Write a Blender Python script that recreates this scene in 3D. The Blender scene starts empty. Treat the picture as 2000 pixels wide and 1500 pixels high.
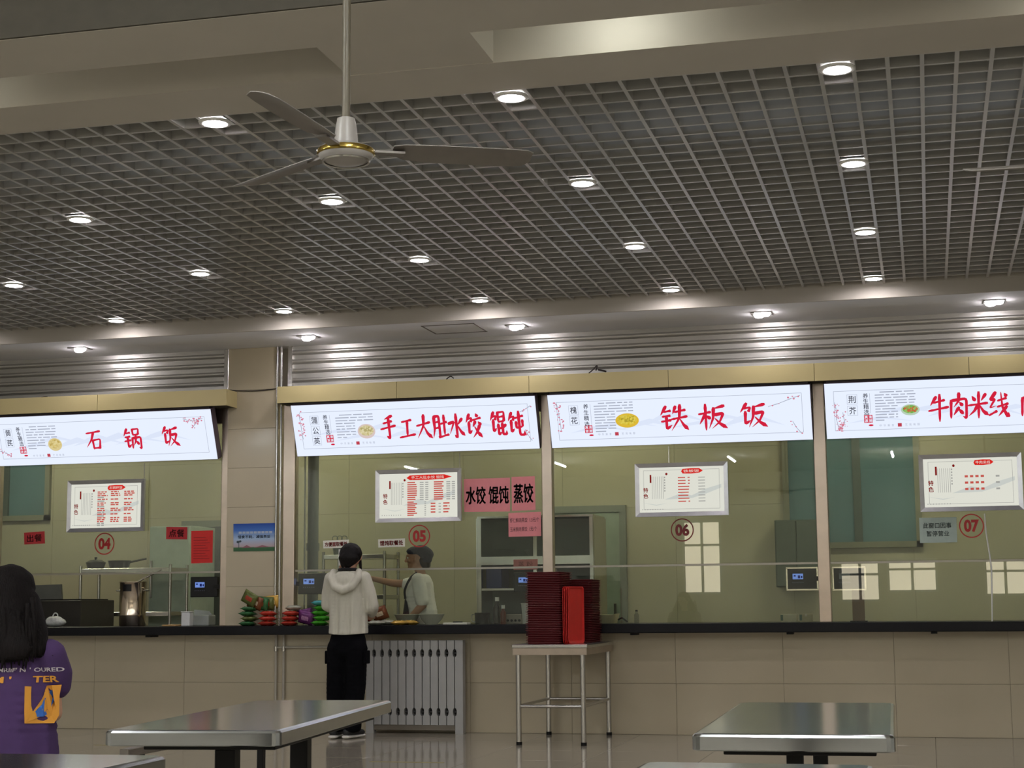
import bpy, bmesh, math, random
from mathutils import Vector, Matrix
from mathutils.bvhtree import BVHTree
random.seed(7)
sc = bpy.context.scene
COL = sc.collection

# ---------------------------------------------------------------- camera
F = 3200.0
PITCH, YAW, ROLL, EYE = math.radians(7.69262), math.radians(14.11146), math.radians(-0.521866), 1.09
cp, sp, cy_, sy_, cr, sr = math.cos(PITCH), math.sin(PITCH), math.cos(YAW), math.sin(YAW), math.cos(ROLL), math.sin(ROLL)
FWD = Vector((-sy_ * cp, cy_ * cp, sp)); RT0 = Vector((cy_, sy_, 0)); UP0 = RT0.cross(FWD)
RT = cr * RT0 + sr * UP0; UP = -sr * RT0 + cr * UP0
CAM = Vector((0, 0, EYE))
cd = bpy.data.cameras.new('camera'); cam = bpy.data.objects.new('camera', cd); COL.objects.link(cam)
cd.sensor_width = 36; cd.lens = F / 2000 * 36; cd.clip_start = 0.05; cd.clip_end = 200
cam.matrix_world = Matrix(((RT.x, UP.x, -FWD.x, CAM.x), (RT.y, UP.y, -FWD.y, CAM.y), (RT.z, UP.z, -FWD.z, CAM.z), (0, 0, 0, 1)))
sc.camera = cam
# ---------------------------------------------------------------- world, exposure
w = bpy.data.worlds.new('world'); sc.world = w; w.use_nodes = True
w.node_tree.nodes['Background'].inputs[0].default_value = (0.75, 0.85, 1.0, 1)
w.node_tree.nodes['Background'].inputs[1].default_value = 0.6
sc.view_settings.view_transform = 'Standard'; sc.view_settings.look = 'None'
sc.view_settings.exposure = 0.65; sc.view_settings.gamma = 1.0; sc.view_settings.use_curve_mapping = False
WINDOW_POWER = 3.7      # daylight in the windows behind the camera
LAMP_POWER = 90.0       # recessed downlights
TUBE_POWER = 190.0        # hall fluorescent tubes
KITCHEN_POWER = 62.0     # kitchen fluorescent tubes

def ray(x, y): return FWD + (x - 1000) / F * RT - (y - 750) / F * UP
def at(x, y, X=None, Y=None, Z=None):
    d = ray(x, y)
    t = Y / d.y if Y is not None else ((Z - EYE) / d.z if Z is not None else X / d.x)
    return CAM + t * d

# ---------------------------------------------------------------- materials
MATS = {}
def srgb(c):
    return tuple((v / 12.92 if v <= 0.04045 else ((v + 0.055) / 1.055) ** 2.4) for v in [q / 255 for q in c])
def mat(name, c, rough=0.5, metal=0.0, var=0.06, scale=12.0, bump=0.0, coat=0.0, spec=0.5, alpha=1.0, streak=None, emit=0.0, trans=0.0):
    if name in MATS: return MATS[name]
    m = bpy.data.materials.new(name); m.use_nodes = True; MATS[name] = m
    nt = m.node_tree; b = nt.nodes['Principled BSDF']
    col = srgb(c)
    tc = nt.nodes.new('ShaderNodeTexCoord'); mp = nt.nodes.new('ShaderNodeMapping')
    nt.links.new(tc.outputs['Object'], mp.inputs['Vector'])
    if streak: mp.inputs['Scale'].default_value = streak
    nz = nt.nodes.new('ShaderNodeTexNoise'); nz.inputs['Scale'].default_value = scale; nz.inputs['Detail'].default_value = 4
    nt.links.new(mp.outputs[0], nz.inputs['Vector'])
    rp = nt.nodes.new('ShaderNodeValToRGB')
    rp.color_ramp.elements[0].position = 0.3; rp.color_ramp.elements[1].position = 0.7
    rp.color_ramp.elements[0].color = (*[max(0, v * (1 - var)) for v in col], 1)
    rp.color_ramp.elements[1].color = (*[min(1, v * (1 + var)) for v in col], 1)
    nt.links.new(nz.outputs['Fac'], rp.inputs[0]); nt.links.new(rp.outputs[0], b.inputs['Base Color'])
    b.inputs['Roughness'].default_value = rough; b.inputs['Metallic'].default_value = metal
    b.inputs['Coat Weight'].default_value = coat; b.inputs['Coat Roughness'].default_value = 0.05
    b.inputs['Specular IOR Level'].default_value = spec; b.inputs['Alpha'].default_value = alpha
    b.inputs['Transmission Weight'].default_value = trans
    if emit:
        nt.links.new(rp.outputs[0], b.inputs['Emission Color']); b.inputs['Emission Strength'].default_value = emit
    if bump:
        bp = nt.nodes.new('ShaderNodeBump'); bp.inputs['Strength'].default_value = bump; bp.inputs['Distance'].default_value = 0.01
        nt.links.new(nz.outputs['Fac'], bp.inputs['Height']); nt.links.new(bp.outputs[0], b.inputs['Normal'])
    return m
def emat(name, c, s):
    if s < 2: s *= 0.655        # printed light boxes and screens, balanced against the exposure
    if name in MATS: return MATS[name]
    m = bpy.data.materials.new(name); m.use_nodes = True; MATS[name] = m
    nt = m.node_tree; nt.nodes.remove(nt.nodes['Principled BSDF'])
    e = nt.nodes.new('ShaderNodeEmission'); e.inputs[0].default_value = (*srgb(c), 1); e.inputs[1].default_value = s
    nt.links.new(e.outputs[0], nt.nodes['Material Output'].inputs[0]); return m
def glassmat(name, tint, refl_rough=0.0, ior=1.5, boost=1.0):
    m = bpy.data.materials.new(name); m.use_nodes = True; MATS[name] = m
    nt = m.node_tree; nt.nodes.remove(nt.nodes['Principled BSDF'])
    t = nt.nodes.new('ShaderNodeBsdfTransparent'); t.inputs[0].default_value = (*tint, 1)
    g = nt.nodes.new('ShaderNodeBsdfGlossy'); g.inputs['Roughness'].default_value = refl_rough
    fr = nt.nodes.new('ShaderNodeFresnel'); fr.inputs[0].default_value = ior
    mu = nt.nodes.new('ShaderNodeMath'); mu.operation = 'MULTIPLY'; mu.inputs[1].default_value = boost; mu.use_clamp = True
    mx = nt.nodes.new('ShaderNodeMixShader')
    nt.links.new(fr.outputs[0], mu.inputs[0]); nt.links.new(mu.outputs[0], mx.inputs[0])
    nt.links.new(t.outputs[0], mx.inputs[1]); nt.links.new(g.outputs[0], mx.inputs[2])
    nt.links.new(mx.outputs[0], nt.nodes['Material Output'].inputs[0]); return m

M_plaster = mat('plaster', (196, 190, 180), 0.8, var=0.02, scale=3)
M_soffit = mat('soffit_paint', (238, 238, 240), 0.75, var=0.02, scale=3)
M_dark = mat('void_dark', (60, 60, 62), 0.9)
M_slat = mat('grid_slat_paint', (188, 186, 182), 0.30, metal=0.22, var=0.05, scale=4)
M_tile = mat('cream_polished_tile', (188, 177, 153), 0.12, var=0.025, scale=2.5, spec=0.4)
M_floor = mat('floor_polished_tile', (160, 153, 138), 0.10, var=0.03, scale=2.0, spec=0.35)
M_grout = mat('grout', (148, 137, 118), 0.9)
M_steel = mat('stainless', (200, 198, 194), 0.24, metal=1.0, var=0.05, scale=30, streak=(1, 1, 0.05))
M_steelw = mat('stainless_warm', (186, 172, 158), 0.28, metal=1.0, var=0.08, scale=6)
M_steeltop = mat('stainless_top', (176, 180, 184), 0.14, metal=1.0, var=0.05, scale=20, streak=(0.1, 1, 1))
M_shut = mat('shutter_metal', (200, 198, 194), 0.36, metal=0.82, var=0.06, scale=1.5)
M_fascia = mat('fascia_panel', (196, 182, 132), 0.45, var=0.02, scale=3)
M_black = mat('black_granite', (12, 12, 17), 0.4, var=0.3, scale=160, spec=0.2)
M_blackm = mat('black_metal', (14, 13, 14), 0.5, spec=0.25)
M_plast = mat('black_plastic', (12, 12, 18), 0.3, spec=0.3)
M_ktile = mat('kitchen_tile', (168, 163, 140), 0.16, var=0.03, scale=2)
M_kceil = mat('kitchen_paint', (190, 186, 170), 0.8)
M_rad = mat('radiator_paint', (172, 172, 170), 0.45, var=0.03)
M_white = mat('white_plastic', (225, 225, 222), 0.4, var=0.02)
M_wpipe = mat('white_pipe', (186, 180, 166), 0.4)
M_greyp = mat('grey_pipe', (128, 134, 132), 0.45)
M_glass = glassmat('window_glass', (0.93, 0.96, 0.92), 0.0, 1.5, 1.25)
M_tealglass = mat('teal_window_glass', (92, 120, 124), 0.06, var=0.1, scale=1.5)
M_day = emat('daylight', (250, 236, 210), WINDOW_POWER)
M_lamp = emat('lamp_white', (255, 247, 250), LAMP_POWER)
M_tube = emat('tube_white', (244, 249, 250), TUBE_POWER)
M_ktube = emat('kitchen_tube', (250, 246, 218), KITCHEN_POWER)
M_sign = emat('sign_backlit', (228, 236, 252), 1.02)
M_signred = emat('sign_red_print', (214, 34, 62), 0.92)
M_signgrey = emat('sign_grey_print', (172, 178, 194), 0.95)
M_signdark = emat('sign_dark_print', (62, 62, 74), 0.95)
M_signpink = emat('sign_pink_print', (214, 130, 150), 0.95)
M_signcloud = emat('sign_mountain_print', (218, 227, 246), 1.0)
M_menu = emat('menu_backlit', (226, 226, 214), 0.92)
M_menured = emat('menu_red_print', (205, 90, 80), 0.85)
M_menubanner = emat('menu_banner_red', (218, 40, 36), 0.9)
M_menugrey = emat('menu_grey_print', (165, 165, 160), 0.9)
M_menudark = emat('menu_dark_red', (130, 24, 22), 0.9)

# ---------------------------------------------------------------- object helpers
def wloc(p):
    v = Vector((0, 0, 0))
    while p is not None: v += p.location; p = p.parent
    return v
def tag(o, label=None, cat=None, group=None, kind=None):
    if label: o['label'] = label
    if cat: o['category'] = cat
    if group: o['group'] = group
    if kind: o['kind'] = kind
    return o
def thing(name, loc, label, cat, group=None):
    o = bpy.data.objects.new(name, None); COL.objects.link(o); o.location = Vector(loc); o.empty_display_size = 0.1
    return tag(o, label, cat, group)
def obj(name, bm, m, parent=None, smooth=False, ang=None):
    if isinstance(bm, bpy.types.Mesh): me = bm
    else:
        bmesh.ops.recalc_face_normals(bm, faces=bm.faces[:])
        me = bpy.data.meshes.new(name); bm.to_mesh(me); bm.free()
    if parent is not None: off = wloc(parent)
    else:
        cs = [v.co for v in me.vertices]
        off = Vector(((min(c.x for c in cs) + max(c.x for c in cs)) / 2, (min(c.y for c in cs) + max(c.y for c in cs)) / 2, min(c.z for c in cs)))
    me.transform(Matrix.Translation(-off))
    o = bpy.data.objects.new(name, me); COL.objects.link(o)
    if parent is not None: o.parent = parent
    else: o.location = off
    me.materials.append(m)
    if smooth:
        for p in me.polygons: p.use_smooth = True
        if ang:
            try: me.set_sharp_from_angle(angle=math.radians(ang))
            except Exception: pass
    return o
def B(): return bmesh.new()
def abox(bm, a, b, bev=0.0, seg=1):
    x0, y0, z0 = a; x1, y1, z1 = b
    vs = [bm.verts.new(p) for p in ((x0, y0, z0), (x1, y0, z0), (x1, y1, z0), (x0, y1, z0), (x0, y0, z1), (x1, y0, z1), (x1, y1, z1), (x0, y1, z1))]
    fs = [bm.faces.new([vs[i] for i in f]) for f in ((3, 2, 1, 0), (4, 5, 6, 7), (0, 1, 5, 4), (1, 2, 6, 5), (2, 3, 7, 6), (3, 0, 4, 7))]
    if bev > 0:
        es = list({e for f in fs for e in f.edges})
        bmesh.ops.bevel(bm, geom=es, offset=bev, segments=seg, affect='EDGES', profile=0.5)
    return bm
def box(name, a, b, m, parent=None, bev=0.0, seg=1): return obj(name, abox(B(), a, b, bev, seg), m, parent)
def acyl(bm, p0, p1, r0, r1=None, seg=16, cap=True):
    p0 = Vector(p0); p1 = Vector(p1); r1 = r0 if r1 is None else r1
    d = (p1 - p0).normalized(); a = d.orthogonal().normalized(); c = d.cross(a)
    R0 = []; R1 = []
    for i in range(seg):
        t = 2 * math.pi * i / seg; q = a * math.cos(t) + c * math.sin(t)
        R0.append(bm.verts.new(p0 + q * r0)); R1.append(bm.verts.new(p1 + q * r1))
    for i in range(seg): bm.faces.new((R0[i], R0[(i + 1) % seg], R1[(i + 1) % seg], R1[i]))
    if cap: bm.faces.new(R0[::-1]); bm.faces.new(R1)
    return bm
def cyl(name, p0, p1, r, m, parent=None, r1=None, seg=16): return obj(name, acyl(B(), p0, p1, r, r1, seg), m, parent, True, 40)
def alathe(bm, prof, c, seg=24, sx=1, sy=1):
    c = Vector(c); rings = []
    for r, z in prof:
        if r < 1e-5: rings.append([bm.verts.new(c + Vector((0, 0, z)))])
        else: rings.append([bm.verts.new(c + Vector((r * sx * math.cos(2 * math.pi * i / seg), r * sy * math.sin(2 * math.pi * i / seg), z))) for i in range(seg)])
    for A, Bb in zip(rings, rings[1:]):
        for i in range(seg):
            j = (i + 1) % seg
            if len(A) == 1 and len(Bb) == 1: continue
            if len(A) == 1: bm.faces.new((A[0], Bb[j], Bb[i]))
            elif len(Bb) == 1: bm.faces.new((A[i], A[j], Bb[0]))
            else: bm.faces.new((A[i], A[j], Bb[j], Bb[i]))
    return bm
def lathe(name, prof, c, m, parent=None, seg=24, sx=1, sy=1): return obj(name, alathe(B(), prof, c, seg, sx, sy), m, parent, True, 50)
def catmull(pts, n=6):
    pts = [Vector(p) for p in pts]
    if len(pts) < 3: return [pts[0].lerp(pts[1], i / n) for i in range(n + 1)]
    P = [2 * pts[0] - pts[1]] + pts + [2 * pts[-1] - pts[-2]]; out = []
    for i in range(1, len(P) - 2):
        for k in range(n):
            t = k / n
            out.append(0.5 * ((2 * P[i]) + (-P[i - 1] + P[i + 1]) * t + (2 * P[i - 1] - 5 * P[i] + 4 * P[i + 1] - P[i + 2]) * t * t + (-P[i - 1] + 3 * P[i] - 3 * P[i + 1] + P[i + 2]) * t ** 3))
    out.append(pts[-1]); return out
def atube(bm, pts, r, seg=8, smooth=True, rend=None):
    pts = catmull(pts) if smooth else [Vector(p) for p in pts]
    prev = None; ref = None; n = len(pts)
    for i, p in enumerate(pts):
        d = (pts[min(i + 1, n - 1)] - pts[max(i - 1, 0)]).normalized()
        if ref is None: ref = d.orthogonal().normalized()
        ref = (ref - d * ref.dot(d)).normalized(); c = d.cross(ref)
        rr = r if rend is None else r + (rend - r) * i / (n - 1)
        ring = [bm.verts.new(p + (ref * math.cos(2 * math.pi * k / seg) + c * math.sin(2 * math.pi * k / seg)) * rr) for k in range(seg)]
        if prev:
            for k in range(seg): bm.faces.new((prev[k], prev[(k + 1) % seg], ring[(k + 1) % seg], ring[k]))
        else: bm.faces.new(ring[::-1])
        prev = ring
    bm.faces.new(prev); return bm
def tube(name, pts, r, m, parent=None, seg=8, smooth=True): return obj(name, atube(B(), pts, r, seg, smooth), m, parent, True, 50)
def aprism(bm, poly, axis, a0, a1):
    def P(u, v, a): return (a, u, v) if axis == 'x' else ((u, a, v) if axis == 'y' else (u, v, a))
    A = [bm.verts.new(P(u, v, a0)) for u, v in poly]; C = [bm.verts.new(P(u, v, a1)) for u, v in poly]
    n = len(poly)
    for i in range(n): bm.faces.new((A[i], A[(i + 1) % n], C[(i + 1) % n], C[i]))
    bm.faces.new(A[::-1]); bm.faces.new(C); return bm
def prism(name, poly, axis, a0, a1, m, parent=None): return obj(name, aprism(B(), poly, axis, a0, a1), m, parent)
def copy_tree(o, parent=None):
    c = o.copy(); COL.objects.link(c)
    if parent: c.parent = parent
    for ch in list(o.children): copy_tree(ch, c)
    return c
def struct(o): o['kind'] = 'structure'; return o

class Frame:                     # a flat face in the scene to print on
    def __init__(s, o, ax, ay): s.o = Vector(o); s.ax = Vector(ax).normalized(); s.ay = Vector(ay).normalized(); s.n = s.ax.cross(s.ay)
    def map(s, u, v, d=0): return s.o + s.ax * u + s.ay * v + s.n * d
    def uv(s, x, y):
        r = ray(x, y); t = (s.o - CAM).dot(s.n) / r.dot(s.n); q = CAM + r * t - s.o
        return q.dot(s.ax), q.dot(s.ay)
def wallframe(Y): return Frame((0, Y, 0), (1, 0, 0), (0, 0, 1))
def flat(name, fr, polys, d, m, parent):
    bm = B()
    for p in polys:
        try: bm.faces.new([bm.verts.new(fr.map(u, v, d)) for u, v in p])
        except ValueError: pass
    o = obj(name, bm, m, parent)
    if len(polys) > 1: o['kind'] = 'stuff'
    return o
def rect(u0, v0, u1, v1): return [(u0, v0), (u1, v0), (u1, v1), (u0, v1)]
def frame_rects(u0, v0, u1, v1, t): return [rect(u0, v0, u1, v0 + t), rect(u0, v1 - t, u1, v1), rect(u0, v0 + t, u0 + t, v1 - t), rect(u1 - t, v0 + t, u1, v1 - t)]
def ellipse(cu, cv, ru, rv, n=28): return [(cu + ru * math.cos(2 * math.pi * i / n), cv + rv * math.sin(2 * math.pi * i / n)) for i in range(n)]
_tc = {}
def glyphs(body, bold=0.0):
    if (body, bold) in _tc: return _tc[(body, bold)]
    c = bpy.data.curves.new('text_tmp', 'FONT'); c.body = body; c.offset = bold; c.resolution_u = 3
    o = bpy.data.objects.new('text_tmp', c); COL.objects.link(o)
    dg = bpy.context.evaluated_depsgraph_get(); me = bpy.data.meshes.new_from_object(o.evaluated_get(dg))
    bpy.data.objects.remove(o); bpy.data.curves.remove(c)
    xs = [v.co.x for v in me.vertices]; ys = [v.co.y for v in me.vertices]
    x0, x1, y0, y1 = min(xs), max(xs), min(ys), max(ys)
    r = ([((v.co.x - x0) / (x1 - x0) - .5, (v.co.y - y0) / (y1 - y0) - .5) for v in me.vertices], [list(p.vertices) for p in me.polygons])
    bpy.data.meshes.remove(me); _tc[(body, bold)] = r; return r
def atext(bm, fr, body, cu, cv, w, h, d, bold=0.0, rot=0.0, shear=0.0):
    cjk = any(ord(q) > 0x2e80 for q in body)
    vs, fs = glyphs(body, 0.0 if cjk else bold); c, s = math.cos(rot), math.sin(rot)
    e = bold * h * .8
    for ox, oy in (((-e, 0), (e, 0), (0, e), (0, -e)) if cjk and bold >= .012 else ((0, 0),)):     # heavier strokes by overprinting
        V = []
        for x, y in vs:
            X, Y = x * w + ox, y * h + shear * x * w + oy
            V.append(bm.verts.new(fr.map(cu + X * c - Y * s, cv + X * s + Y * c, d)))
        for f in fs:
            try: bm.faces.new([V[i] for i in f])
            except ValueError: pass
def text(name, fr, body, cu, cv, w, h, d, m, parent, bold=0.0, rot=0.0, shear=0.0):
    bm = B(); atext(bm, fr, body, cu, cv, w, h, d, bold, rot, shear)
    o = obj(name, bm, m, parent); o['kind'] = 'stuff'
    return o

# brush lettering: medians of every stroke on a 100 grid with a width profile
SHI = [('p', (28, 96), (6, 62)), ('h', (18, 78), (42, 82), (34, 64)), ('g', (24, 64), (22, 18), (42, 32))]
JIN = [('p', (24, 96), (4, 62)), ('h', (18, 76), (42, 80)), ('h', (12, 57), (40, 61)), ('h', (8, 38), (42, 43)), ('g', (25, 57), (24, 8), (44, 24))]
FAN = [('p', (88, 92), (52, 82)), ('p', (53, 84), (50, 45), (34, 4)), ('p', (56, 58), (86, 63), (72, 30), (44, 4)), ('n', (56, 44), (74, 22), (99, 4))]
BR = {
 '石': [('h', (10, 82), (88, 92)), ('p', (48, 86), (34, 52), (2, 14)), ('s', (40, 48), (42, 4)), ('h', (40, 48), (82, 54), (74, 6)), ('h', (42, 10), (74, 12))],
 '工': [('h', (20, 78), (80, 86)), ('s', (52, 82), (47, 20)), ('h', (2, 14), (98, 26))],
 '大': [('h', (8, 56), (90, 70)), ('p', (52, 99), (48, 56), (6, 4)), ('n', (50, 54), (68, 24), (98, 2))],
 '手': [('p', (74, 98), (28, 84)), ('h', (22, 68), (76, 77)), ('h', (4, 44), (96, 58)), ('g', (54, 90), (54, 4), (34, 16))],
 '水': [('g', (52, 99), (52, 2), (36, 16)), ('p', (6, 62), (40, 70), (8, 18)), ('p', (86, 80), (58, 55)), ('n', (56, 56), (76, 28), (99, 10))],
 '牛': [('p', (36, 92), (8, 58)), ('h', (26, 70), (80, 80)), ('h', (2, 38), (98, 52)), ('s', (54, 100), (52, -6))],
 '肉': [('s', (14, 72), (12, 2)), ('g', (14, 72), (88, 80), (86, 2), (68, 10)), ('p', (52, 100), (50, 70), (26, 46)), ('d', (54, 66), (70, 50)), ('p', (50, 44), (24, 14)), ('d', (50, 40), (72, 18))],
 '米': [('d', (20, 86), (36, 66)), ('p', (84, 92), (62, 66)), ('h', (4, 50), (96, 58)), ('s', (52, 100), (50, -2)), ('p', (48, 52), (30, 28), (2, 8)), ('n', (54, 52), (72, 26), (99, 8))],
 '线': [('p', (34, 98), (10, 70), (32, 72), (6, 38), (38, 46)), ('h', (4, 10), (42, 26)), ('h', (46, 66), (88, 76)), ('h', (44, 42), (96, 54)), ('n', (60, 98), (66, 40), (92, 2), (95, 20)), ('p', (86, 42), (46, 4)), ('d', (76, 94), (88, 80))],
 '饭': SHI + FAN,
 '锅': JIN + [('s', (54, 94), (56, 66)), ('h', (54, 94), (88, 97), (83, 68)), ('h', (56, 68), (83, 70)), ('s', (50, 52), (47, 2)), ('g', (50, 52), (96, 57), (93, 2), (80, 8)), ('p', (70, 62), (66, 36), (54, 16)), ('d', (70, 40), (84, 20))],
 '肚': [('p', (14, 90), (14, 40), (2, 2)), ('g', (14, 90), (44, 93), (43, 2), (32, 10)), ('h', (16, 66), (41, 69)), ('h', (15, 42), (41, 45)), ('h', (54, 60), (92, 68)), ('s', (74, 94), (72, 14)), ('h', (46, 6), (99, 16))],
 '饺': SHI + [('d', (68, 99), (78, 84)), ('h', (46, 72), (98, 82)), ('p', (62, 66), (46, 44)), ('d', (80, 66), (96, 50)), ('p', (86, 50), (70, 24), (42, 0)), ('n', (56, 46), (74, 22), (99, 0))],
 '馄': SHI + [('s', (52, 95), (54, 56)), ('h', (52, 95), (90, 98), (87, 58)), ('h', (54, 76), (87, 79)), ('h', (54, 57), (87, 60)), ('g', (52, 46), (52, 4), (70, 16)), ('h', (52, 27), (70, 32)), ('p', (94, 44), (76, 28)), ('g', (76, 50), (77, 6), (97, 6), (99, 22))],
 '饨': SHI + [('h', (46, 74), (98, 84)), ('s', (52, 58), (53, 34), (90, 40)), ('s', (90, 64), (90, 38)), ('g', (70, 100), (71, 6), (98, 6), (100, 24))],
 '铁': JIN + [('p', (58, 95), (47, 66)), ('h', (56, 74), (94, 82)), ('h', (44, 46), (99, 56)), ('p', (74, 100), (70, 50), (40, 0)), ('n', (72, 46), (84, 22), (101, 2))],
 '板': [('h', (2, 62), (44, 70)), ('s', (25, 98), (24, -2)), ('p', (24, 62), (2, 22)), ('d', (27, 56), (42, 42))] + FAN,
}
PROF = {'h': (0.85, 0.62, 0.6, 0.75, 1.05), 's': (1.1, 0.85, 0.75, 0.8, 0.55), 'p': (1.15, 1.0, 0.75, 0.5, 0.1), 'n': (0.35, 0.6, 0.9, 1.25, 0.1), 'd': (0.25, 0.7, 1.1, 1.1, 0.5), 'g': (1.1, 0.85, 0.8, 0.85, 0.08)}
def abrush(bm, fr, ch, cu, cv, w, h, d, wt=0.128):
    for si, st in enumerate(BR[ch]):
        kind, pts = st[0], [Vector(((p[0] / 100 - .5) * w, (p[1] / 100 - .5) * h, 0)) for p in st[1:]]
        fine = []
        for a, b in zip(pts, pts[1:]):
            fine += [a.lerp(b, k / 8) for k in range(8)]
        fine.append(pts[-1])
        for _ in range(2):
            fine = [fine[0]] + [(fine[i - 1] + 2 * fine[i] + fine[i + 1]) / 4 for i in range(1, len(fine) - 1)] + [fine[-1]]
        n = len(fine); pr = PROF[kind]; L = []; R = []
        for i, p in enumerate(fine):
            t = i / (n - 1) * 4; k = min(3, int(t)); ww = (pr[k] + (pr[k + 1] - pr[k]) * (t - k)) * wt * h * 0.5
            dd = (fine[min(i + 1, n - 1)] - fine[max(i - 1, 0)]).normalized(); nn = Vector((-dd.y, dd.x, 0))
            if i == 0: p = p - dd * ww * 0.6
            if i in (0, n - 1): ww *= 0.55
            q = p + nn * ww; r_ = p - nn * ww
            z = d + si * 2e-5
            L.append(bm.verts.new(fr.map(cu + q.x, cv + q.y, z))); R.append(bm.verts.new(fr.map(cu + r_.x, cv + r_.y, z)))
        for i in range(n - 1): bm.faces.new((L[i], R[i], R[i + 1], L[i + 1]))
def blossom(fr, path, n, spread, d, seed):     # plum branch: returns twig polys and petals
    rnd = random.Random(seed); tw = []; pe = []
    for (a, b) in zip(path, path[1:]):
        dx, dy = b[0] - a[0], b[1] - a[1]; L = math.hypot(dx, dy) or 1; nx, ny = -dy / L * 0.0035, dx / L * 0.0035
        tw.append([(a[0] - nx, a[1] - ny), (b[0] - nx * .6, b[1] - ny * .6), (b[0] + nx * .6, b[1] + ny * .6), (a[0] + nx, a[1] + ny)])
    for _ in range(n):
        k = rnd.randrange(len(path) - 1); t = rnd.random()
        u = path[k][0] + (path[k + 1][0] - path[k][0]) * t + rnd.uniform(-spread, spread); v = path[k][1] + (path[k + 1][1] - path[k][1]) * t + rnd.uniform(-spread, spread)
        r = rnd.uniform(.004, .010); pe.append(ellipse(u, v, r, r * rnd.uniform(.6, 1), 7))
    return tw, pe

# ================================================================ STRUCTURE
W = 13.93          # face of the tiled counter wall
ZG = 3.587         # underside of the ceiling grid
XL, XR = -13.0, 6.0
KB = 17.0          # kitchen back wall
floor = struct(box('floor', (XL, -10, -0.12), (XR, KB + .2, -0.006), M_grout))
# polished floor tiles (real pieces where the photograph shows them, one slab nearer the camera)
bm = abox(B(), (0.0015, 0.0015, -0.006), (0.7985, 0.7985, 0), 0.0015); tm = bpy.data.meshes.new('floor_tile'); bm.to_mesh(tm); bm.free(); tm.materials.append(M_floor)
for i in range(18):
    for j in range(6):
        o = bpy.data.objects.new('floor_tile', tm); COL.objects.link(o); o.parent = floor
        o.location = Vector((-10.4 + .8 * i, W - .8 * (j + 1), 0)) - floor.location
Mfp = mat('floor_near', (160, 153, 138), 0.10, var=0.03, scale=2.0, spec=0.35)
box('floor_field', (XL, -10, -0.006), (XR, W - 4.8, 0), Mfp, floor)
box('floor_field', (XL, W - 4.8, -0.006), (-10.4, W, 0), Mfp, floor)
box('floor_field', (4.0, W - 4.8, -0.006), (XR, W, 0), Mfp, floor)
M_kfloor = mat('kitchen_floor', (120, 112, 96), 0.4)
box('kitchen_floor_field', (XL, W + .1, -0.006), (XR, KB, 0), M_kfloor, floor)
# counter wall, clad in two rows of big tiles
wf = struct(box('wall_front', (XL, W + .008, 0), (XR, W + .12, .85), M_grout))
bm = abox(B(), (0.001, 0, 0.001), (0.899, 0.008, 0.424), 0.001); tm2 = bpy.data.meshes.new('wall_tile'); bm.to_mesh(tm2); bm.free(); tm2.materials.append(M_tile)
for i in range(16):
    for j in range(2):
        o = bpy.data.objects.new('wall_tile', tm2); COL.objects.link(o); o.parent = wf
        o.location = Vector((-10.2 + .9 * i, W, .425 * j)) - wf.location
for xa, xb in ((XL, -10.2), (4.2, XR)): box('wall_tile', (xa, W, 0), (xb, W + .008, .85), M_tile, wf)
# pillar between the windows
PX0, PX1 = -6.206, -5.733
pil = struct(box('wall_pillar', (PX0 + .006, W + .01, .93), (PX1 - .006, W + .45, 3.47), M_grout))
zs = [.93, 1.28, 1.64, 2.0, 2.36, 2.72, 3.08, 3.47]
for a, b in zip(zs, zs[1:]): box('pillar_tile', (PX0, W, a + .001), (PX1, W + .45, b - .001), M_tile, pil, 0.001)
# wall over the windows, behind shutters and fascia, closing the kitchen
struct(box('wall_front_upper', (XL, W + .12, 2.95), (XR, W + .22, 3.9), M_plaster))
# kitchen shell
kb = struct(box('wall_kitchen_back', (XL, KB + .01, 0), (XR, KB + .15, 3.4), M_grout))
bm = abox(B(), (0.001, 0, 0.001), (1.199, 0.01, 0.599), 0.001); tm3 = bpy.data.meshes.new('kitchen_tile'); bm.to_mesh(tm3); bm.free(); tm3.materials.append(M_ktile)
for i in range(12):
    for j in range(5):
        o = bpy.data.objects.new('kitchen_tile', tm3); COL.objects.link(o); o.parent = kb
        o.location = Vector((-10.93 + 1.2 * i, KB, .3 + .6 * j)) - kb.location
struct(box('wall_kitchen_left', (XL - .12, W, 0), (XL, KB, 3.4), M_ktile))
struct(box('wall_kitchen_right', (XR, W, 0), (XR + .12, KB, 3.4), M_ktile))
struct(box('ceiling_kitchen', (XL, W + .22, 3.3), (XR, KB, 3.42), M_kceil))
# hall ceiling: plaster band with two long recesses, raised field towards the camera
ce = struct(box('ceiling', (XL, 6.22, ZG), (XR, 6.68, ZG + .5), M_plaster))
box('plaster_band', (XL, 7.09, ZG - .004), (XR, 7.5, ZG + .3), M_plaster, ce)
box('plaster_bridge', (-2.572, 6.68, ZG), (-1.857, 7.09, ZG + .3), M_plaster, ce)
box('recess_top', (XL, 6.68, ZG + .2), (-2.572, 7.09, ZG + .3), M_plaster, ce)
box('recess_top', (-1.857, 6.68, ZG + .2), (XR, 7.09, ZG + .3), M_plaster, ce)
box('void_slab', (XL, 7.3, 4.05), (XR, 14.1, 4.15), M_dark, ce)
box('raised_edge', (XL, 6.205, ZG + .002), (XR, 6.22, 4.08), mat('raised_edge_dark', (78, 73, 63), .8), ce)  # edge face coloured darker than the plaster
box('raised_field', (XL, -10, 4.08), (XR, 6.22, 4.2), M_plaster, ce)
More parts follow.
